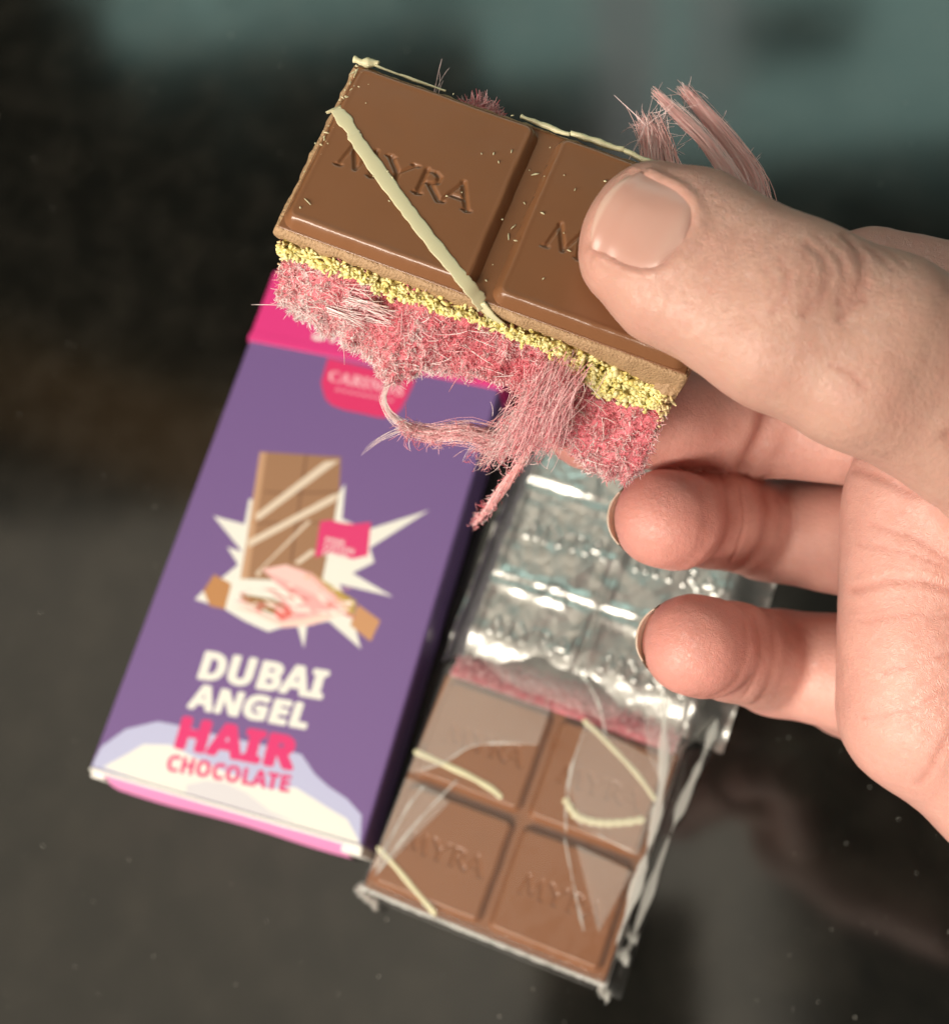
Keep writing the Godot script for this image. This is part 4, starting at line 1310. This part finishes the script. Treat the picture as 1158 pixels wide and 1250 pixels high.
	for j in nv:
		for i in nu:
			var x := lerpf(-5.0, 68.0, float(i) / (nu - 1))
			var y := lerpf(58.5, 150.0, float(j) / (nv - 1))
			y += (2.6 * g.get_noise_1d(x * 2.4) + 6.0 * smoothstep(4.0, 24.0, x) * smoothstep(48.0, 28.0, x)) * (1.0 - float(j) / (nv - 1))
			var mound := smoothstep(-5.0, 1.0, x) * smoothstep(68.0, 57.5, x)
			var z := 1.2 + 8.6 * mound
			var sx := fposmod(x, p)
			var sy := fposmod(y - 0.8, q)
			var e := minf(minf(sx, p - sx), minf(sy, q - sy))
			if x > 0.0 and x < 58.0:
				z += (0.75 + 0.6 * g.get_noise_2d(x * 1.7 + 90.0, y * 1.7)) * smoothstep(0.2, 1.7, e + 0.5 * g.get_noise_2d(x * 4.0, y * 4.0))
				var ix := floorf(x / p)
				var iy := floorf((y - 0.8) / q)
				z += 0.6 * pressed(x, y, Vector2(ix * p + 5.8, iy * q + 12.6 + 0.8), 4.2)
			z += (2.0 * f.get_noise_2d(x * 0.42, y * 0.36) + 0.5) * (1.6 - mound * 0.6) * (1.0 - 0.6 * smoothstep(1.0, 4.0, e) * mound) + 0.16 * f.get_noise_2d(x * 2.2, y * 2.2 + 60.0)
			z += 0.5 * crush.get_noise_2d(x + 2.0 * g.get_noise_2d(x * 3.0, y * 3.0), y * 0.8) * (1.5 - 0.85 * mound)
			z -= 1.6 * smoothstep(66.0, 60.0, y)
			relief.v.append(Vector3(x, maxf(z, 0.9), -y))
			relief.uv.append(Vector2(x, y) * 0.02)
	for j in nv - 1:
		for i in nu - 1:
			var a := j * nu + i
			relief.quad(a, a + nu, a + nu + 1, a + 1)
	put("foil_relief", relief.mesh(mats["silver foil"]), wr)
	var film := MB.new()
	var skirt := func(x: float, y: float) -> float:
		var sx := smoothstep(-3.2, 0.4, x) * smoothstep(62.6, 58.6, x)
		var sy := smoothstep(-2.6, 0.6, y)
		return 13.3 * sqrt(maxf(sx * sy, 0.0))
	var mu := 150
	var mv := 260
	for j in mv:
		for i in mu:
			var y := lerpf(-2.8, 118.0, float(j) / (mv - 1))
			var x := lerpf(-3.6, 62.8 + 3.7 * smoothstep(40.0, 66.0, y), float(i) / (mu - 1))
			var z: float = skirt.call(x, y)
			var loose := 0.22 + 0.65 * smoothstep(40.0, 62.0, y) + 0.6 * smoothstep(46.0, 60.0, x)
			var n := g.get_noise_2d(x * 1.5, y * 1.1)
			var ridge := f.get_noise_2d(x * 0.8 + 300.0, y * 0.8)
			z += loose * (0.8 * n + 0.9 * (ridge + 0.2)) * minf(1.0, z / 6.0)
			film.v.append(Vector3(x, maxf(z, 1.0 + 0.4 * n) + 0.25, -y))
	for j in mv - 1:
		for i in mu - 1:
			var a := j * mu + i
			film.quad(a, a + mu, a + mu + 1, a + 1)
	put("clear_film", film.mesh(mats["clear film"]), wr)
	# folds that catch the light: the long crease at the right, the side seam, the lower edge, the crimped corners
	var folds := [
		[[50.0, 13.9, 68.0], [53.5, 14.2, 58.0], [57.0, 13.8, 46.0], [58.5, 13.6, 34.0], [58.8, 13.0, 20.0], [58.5, 12.4, 8.0], 1.15],
		[[64.5, 5.0, 66.0], [64.0, 5.5, 56.0], [62.6, 6.0, 42.0], [61.8, 6.0, 26.0], [61.0, 5.0, 2.0], 0.95],
		[[27.0, 14.3, 66.0], [33.0, 14.5, 62.0], [38.0, 14.4, 57.0], [42.0, 14.2, 50.0], 0.35],
		[[5.0, 13.9, 26.0], [3.0, 13.8, 20.0], [1.6, 13.6, 10.0], [0.8, 13.4, 4.0], 0.3],
		[[12.0, 13.9, 30.0], [7.5, 13.9, 20.0], [4.5, 13.8, 12.0], [1.5, 13.6, 2.5], 0.3],
		[[36.0, 14.1, 53.0], [37.0, 14.2, 38.0], [42.0, 14.1, 30.0], [48.0, 14.1, 29.0], [57.0, 14.0, 28.0], 0.22],
		[[27.0, 14.0, 44.0], [18.0, 14.1, 41.0], [12.0, 14.1, 38.0], [7.0, 14.0, 32.0], [1.0, 13.9, 28.0], 0.2],
		[[40.0, 14.0, 26.0], [46.0, 13.9, 16.0], [51.0, 13.8, 8.0], 0.28],
		[[36.0, 14.0, 44.0], [37.0, 14.1, 36.0], [40.0, 14.0, 27.0], 0.3],
	]
	for d in folds:
		var pts := []
		for i in d.size() - 1:
			pts.append(Vector3(d[i][0], d[i][1], -d[i][2]))
		var pp := spline(pts, 50)
		var rad := []
		for i in 50:
			rad.append(d[d.size() - 1] * (0.8 + 1.2 * g.get_noise_1d(i * 3.2 + d[0][0] * 7.0)) * smoothstep(0.0, 0.15, minf(i / 49.0 + 0.02, 1.02 - i / 49.0)))
		var mb := MB.new()
		tube(mb, pp, rad, 10, Color.WHITE, Vector3(0.2, 1, 0), 0.3)
		put("film_fold", mb.mesh(mats["folded film"]), wr)
	for poly in [[1, 53, 27, 53, 27, 44, 18, 41, 12, 38, 8, 33, 3, 28, 0, 27.5], [0, 26, 9, 25.5, 12, 24, 8, 16, 4, 7, 0, 3], [36, 53, 57, 49, 57, 28, 42, 30, 37, 38], [43, 25.5, 57, 24, 54, 9], [2, 61, 20, 68, 34, 66, 44, 58, 40, 54.5, 14, 55.5], [47, 62, 58, 66, 58, 44, 52, 50]]:
		var outline := PackedVector2Array()
		for i in range(0, poly.size(), 2):
			outline.append(Vector2(poly[i], poly[i + 1]))
		var patch := MB.new()
		for q2 in outline:
			patch.v.append(Vector3(q2.x, 13.9 + 0.25 * sin(q2.x * 0.7), -q2.y))
		patch.ix = Geometry2D.triangulate_polygon(outline)
		patch.smooth()
		if patch.n[0].y < 0.0:
			patch.ix.reverse()
		for i in patch.n.size():
			patch.n[i] = Vector3.UP
		put("loose_film", patch.mesh(mats["loose film"]), wr)
	var rim := MB.new()
	tube(rim, spline([Vector3(-1.2, 11.6, 1.0), Vector3(15, 12.2, 1.2), Vector3(40, 12.0, 1.2), Vector3(59.2, 11.6, 1.0)], 60), range(60).map(func(i): return 0.45 + 0.35 * g.get_noise_1d(i * 15.0)), 10)
	put("film_edge", rim.mesh(mats["folded film"]), wr)
	for c in [[-1.0, 8.0, 1.4, 5.0], [1.6, 5.0, 2.4, 4.0], [59.0, 8.0, 1.8, 4.4], [60.6, 7.0, -7.0, 4.6], [61.0, 5.0, -12.0, 4.0]]:
		var knot := MB.new()
		sheet(knot, 26, 20, func(u: float, v: float) -> Vector3:
			var a: float = (u - 0.5) * c[3]
			var b: float = (v - 0.5) * c[3] * 0.8
			var lump := 2.6 * f.get_noise_2d(a * 9.0 + c[0] * 31.0, b * 9.0 + c[2] * 17.0)
			return Vector3(c[0] + a * 0.7, c[1] + b + lump * 0.5, c[2] + 0.3 * a + lump - 0.2 * b))
		put("crimped_corner", knot.mesh(mats["folded film"]), wr)


# ---------------------------------------------------------------- table and room light
func table() -> void:
	var mb := MB.new()
	rounded_box(mb, Vector3(-900, -30, -700), Vector3(900, 0, 420), 4.0)
	var t := put("tabletop", mb.mesh(mats["polished black stone"]))
	t.set_meta("kind", "structure")
	t.set_meta("label", "polished black stone tabletop with fine pale dust")
	var grain := SphereMesh.new()
	grain.radius = 0.5 * MM
	grain.height = 0.5 * MM
	grain.radial_segments = 7
	grain.rings = 4
	grain.material = mats["dust"]
	var mm := MultiMesh.new()
	mm.transform_format = MultiMesh.TRANSFORM_3D
	mm.mesh = grain
	mm.instance_count = 1300
	for i in 1300:
		var s := 0.10 + 0.34 * pow(rng.randf(), 5.0)
		var at := Vector3(rng.randf_range(-200, 200), 0.1, 150.0 - 330.0 * pow(rng.randf(), 1.7)) * MM
		mm.set_instance_transform(i, Transform3D(Basis(Vector3.UP, rng.randf() * TAU).scaled(Vector3(s * rng.randf_range(0.7, 1.6), s * 0.7, s)), at))
	var o := MultiMeshInstance3D.new()
	o.name = "dust_specks"
	o.multimesh = mm
	o.set_meta("kind", "stuff")
	o.set_meta("label", "pale dust specks scattered over the black tabletop")
	o.set_meta("category", "dust")
	add_child(o, true)


func room_light() -> void:
	# what the polished table mirrors: a greenish window with a dark surround, two posts given a glow, a rail and a plant
	var surround := MB.new()
	rounded_box(surround, Vector3(-2600, 1340, -1420), Vector3(-150, 3000, -1380), 8.0)
	rounded_box(surround, Vector3(-150, 1500, -1420), Vector3(150, 3000, -1380), 8.0)
	rounded_box(surround, Vector3(150, 1800, -1420), Vector3(2600, 3000, -1380), 8.0)
	rounded_box(surround, Vector3(-2600, 0, -1420), Vector3(-800, 1340, -1380), 8.0)
	put("window_surround", surround.mesh(mats["dark wood"])).set_meta("kind", "structure")
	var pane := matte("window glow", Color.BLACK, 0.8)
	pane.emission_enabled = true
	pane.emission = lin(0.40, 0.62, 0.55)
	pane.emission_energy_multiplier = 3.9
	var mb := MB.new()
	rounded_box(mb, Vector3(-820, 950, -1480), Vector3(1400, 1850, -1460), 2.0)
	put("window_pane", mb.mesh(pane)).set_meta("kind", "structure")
	var pale := matte("post glow", Color.BLACK, 0.8)  # pale posts, no lamps: glow added so their mirror image shows bright
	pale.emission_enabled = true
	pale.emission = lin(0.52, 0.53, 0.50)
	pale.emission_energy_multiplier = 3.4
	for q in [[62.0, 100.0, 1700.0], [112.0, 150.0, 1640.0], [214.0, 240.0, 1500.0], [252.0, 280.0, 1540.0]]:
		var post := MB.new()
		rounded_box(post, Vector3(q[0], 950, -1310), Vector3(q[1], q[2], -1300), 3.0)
		put("glowing_post", post.mesh(pale)).set_meta("kind", "structure")
	var rail := MB.new()
	rounded_box(rail, Vector3(283, 1240, -1305), Vector3(470, 1365, -1275), 12.0)
	put("window_rail", rail.mesh(mats["dark wood"])).set_meta("kind", "structure")
	var plank := MB.new()
	rounded_box(plank, Vector3(-520, -90, -15), Vector3(470, 90, 15), 4.0)
	matte("brown wood", lin(0.85, 0.48, 0.20), 0.6)
	var pl := put("wooden_beam", plank.mesh(mats["brown wood"]))
	pl.transform = Transform3D(Basis(Vector3.UP, -0.36) * Basis(Vector3.RIGHT, 0.8), Vector3(-0.78, 1.4, -0.74))
	pl.set_meta("kind", "structure")
	var plant := thing("potted_plant", "dark spiky potted plant in front of the window", "plant", Transform3D(Basis(), Vector3(-0.3, 0.0, -1.28)))
	for k in 15:
		var x := rng.randf_range(-520.0, 330.0)
		var top := rng.randf_range(1010.0, 1210.0) + (110.0 if x < -330.0 else 0.0)
		var lean := rng.randf_range(-90.0, 60.0) - (90.0 if x < -330.0 else 0.0)
		var leaf := MB.new()
		tube(leaf, spline([Vector3(x * 0.75, 700, 0), Vector3(x * 0.95, 950, 10), Vector3(x + lean * 0.5, top - 100, 0), Vector3(x + lean, top, -20)], 14), range(14).map(func(i): return 17.0 * sin(PI * (0.12 + 0.88 * (1.0 - i / 13.0) * 0.75)) * (1.0 - pow(i / 13.0, 4.0)) + 1.0), 6, Color.WHITE, Vector3(0, 0, 1), 0.15)
		put("leaf", leaf.mesh(mats["dark leaf"]), plant)
	var stem := MB.new()
	tube(stem, [Vector3(0, 0, 0), Vector3(0, 720, 0)], [110.0, 150.0], 20)
	put("pot", stem.mesh(mats["dark wood"]), plant)


func light_panel(called: String, label: String, at: Vector3, aim: Vector3, size: Vector2, color: Color, energy: float, glow: float) -> void:
	var z := (at - aim).normalized()
	var x := Vector3.RIGHT if absf(z.x) < 0.8 else Vector3.FORWARD
	var y := z.cross(x).normalized()
	x = y.cross(z).normalized()
	var o := thing(called, label, "lamp", Transform3D(Basis(x, y, z), at))
	var m := matte(called + " glow", Color.WHITE, 0.5)
	m.emission_enabled = true
	m.emission = color
	m.emission_energy_multiplier = glow
	var face := MB.new()
	rounded_box(face, Vector3(-size.x * 500.0, -size.y * 500.0, 4), Vector3(size.x * 500.0, size.y * 500.0, 16), 2.0)
	put("lamp_diffuser", face.mesh(m), o)
	var back := MB.new()
	rounded_box(back, Vector3(-size.x * 500.0 - 20, -size.y * 500.0 - 20, 17), Vector3(size.x * 500.0 + 20, size.y * 500.0 + 20, 40), 5.0)
	put("lamp_housing", back.mesh(mats["white card"]), o)
	var l := AreaLight3D.new()
	l.name = "lamp_light"
	l.area_size = size
	l.light_color = color
	l.light_energy = energy
	l.area_range = 8.0
	l.area_attenuation = 2.0
	l.shadow_enabled = true
	o.add_child(l)


func lamps() -> void:
	light_panel("wall_lamp", "broad warm lamp panel at the near left side", Vector3(-0.50, 0.74, 0.76), Vector3(0.05, 0.12, 0.0), Vector2(1.3, 0.24), Color(1.0, 0.955, 0.89), KEY, 1.0)
	light_panel("ceiling_lamp", "large pale ceiling lamp panel above the table", Vector3(-0.45, 1.5, 0.35), Vector3(-0.45, 0.0, 0.35), Vector2(1.4, 1.9), Color(1.0, 0.94, 0.84), TOP, 0.3)


# the phone that takes the picture, its lens at the eye point; the table mirrors its dark back
func phone() -> void:
	var o := thing("phone", "dark phone held above the table", "phone", Transform3D(Basis(Vector3(0.990407, -0.138181, 0.000000), Vector3(0.048496, 0.347594, -0.936390), Vector3(0.129392, 0.927407, 0.350961)), Vector3(0.08181, 0.30506, 0.10581)))
	var mb := MB.new()
	rounded_box(mb, Vector3(-58, -110, 6), Vector3(18, 40, 14), 3.5)
	put("body", mb.mesh(mats["dark wood"]), o)


func _ready() -> void:
	rng.seed = 4711
	noise.seed = 31
	noise.frequency = 0.02
	noise.fractal_octaves = 3
	var cam := Camera3D.new()
	cam.name = "camera"
	cam.transform = Transform3D(Basis(Vector3(0.990407, -0.138181, 0.000000), Vector3(0.048496, 0.347594, -0.936390), Vector3(0.129392, 0.927407, 0.350961)), Vector3(0.08181, 0.30506, 0.10581))
	cam.fov = 45.24
	cam.near = 0.01
	cam.far = 20.0
	var lens := CameraAttributesPhysical.new()
	lens.frustum_focal_length = 28.8
	lens.frustum_focus_distance = 0.176
	lens.frustum_near = 0.01
	lens.frustum_far = 20.0
	lens.exposure_aperture = 12.5
	cam.attributes = lens
	add_child(cam)
	var env := Environment.new()
	env.background_mode = Environment.BG_COLOR
	env.background_color = lin(0.95, 0.90, 0.80)
	env.background_energy_multiplier = 0.06
	env.tonemap_mode = Environment.TONE_MAPPER_LINEAR
	env.tonemap_exposure = 1.0
	env.sdfgi_enabled = true
	env.ssao_enabled = true
	env.ssil_enabled = true
	var we := WorldEnvironment.new()
	we.name = "world_environment"
	we.environment = env
	add_child(we)
	make_materials()
	lamps()
	phone()
	room_light()
	table()
	carton()
	wrapped_bar()
	held_piece()
	make_hand()
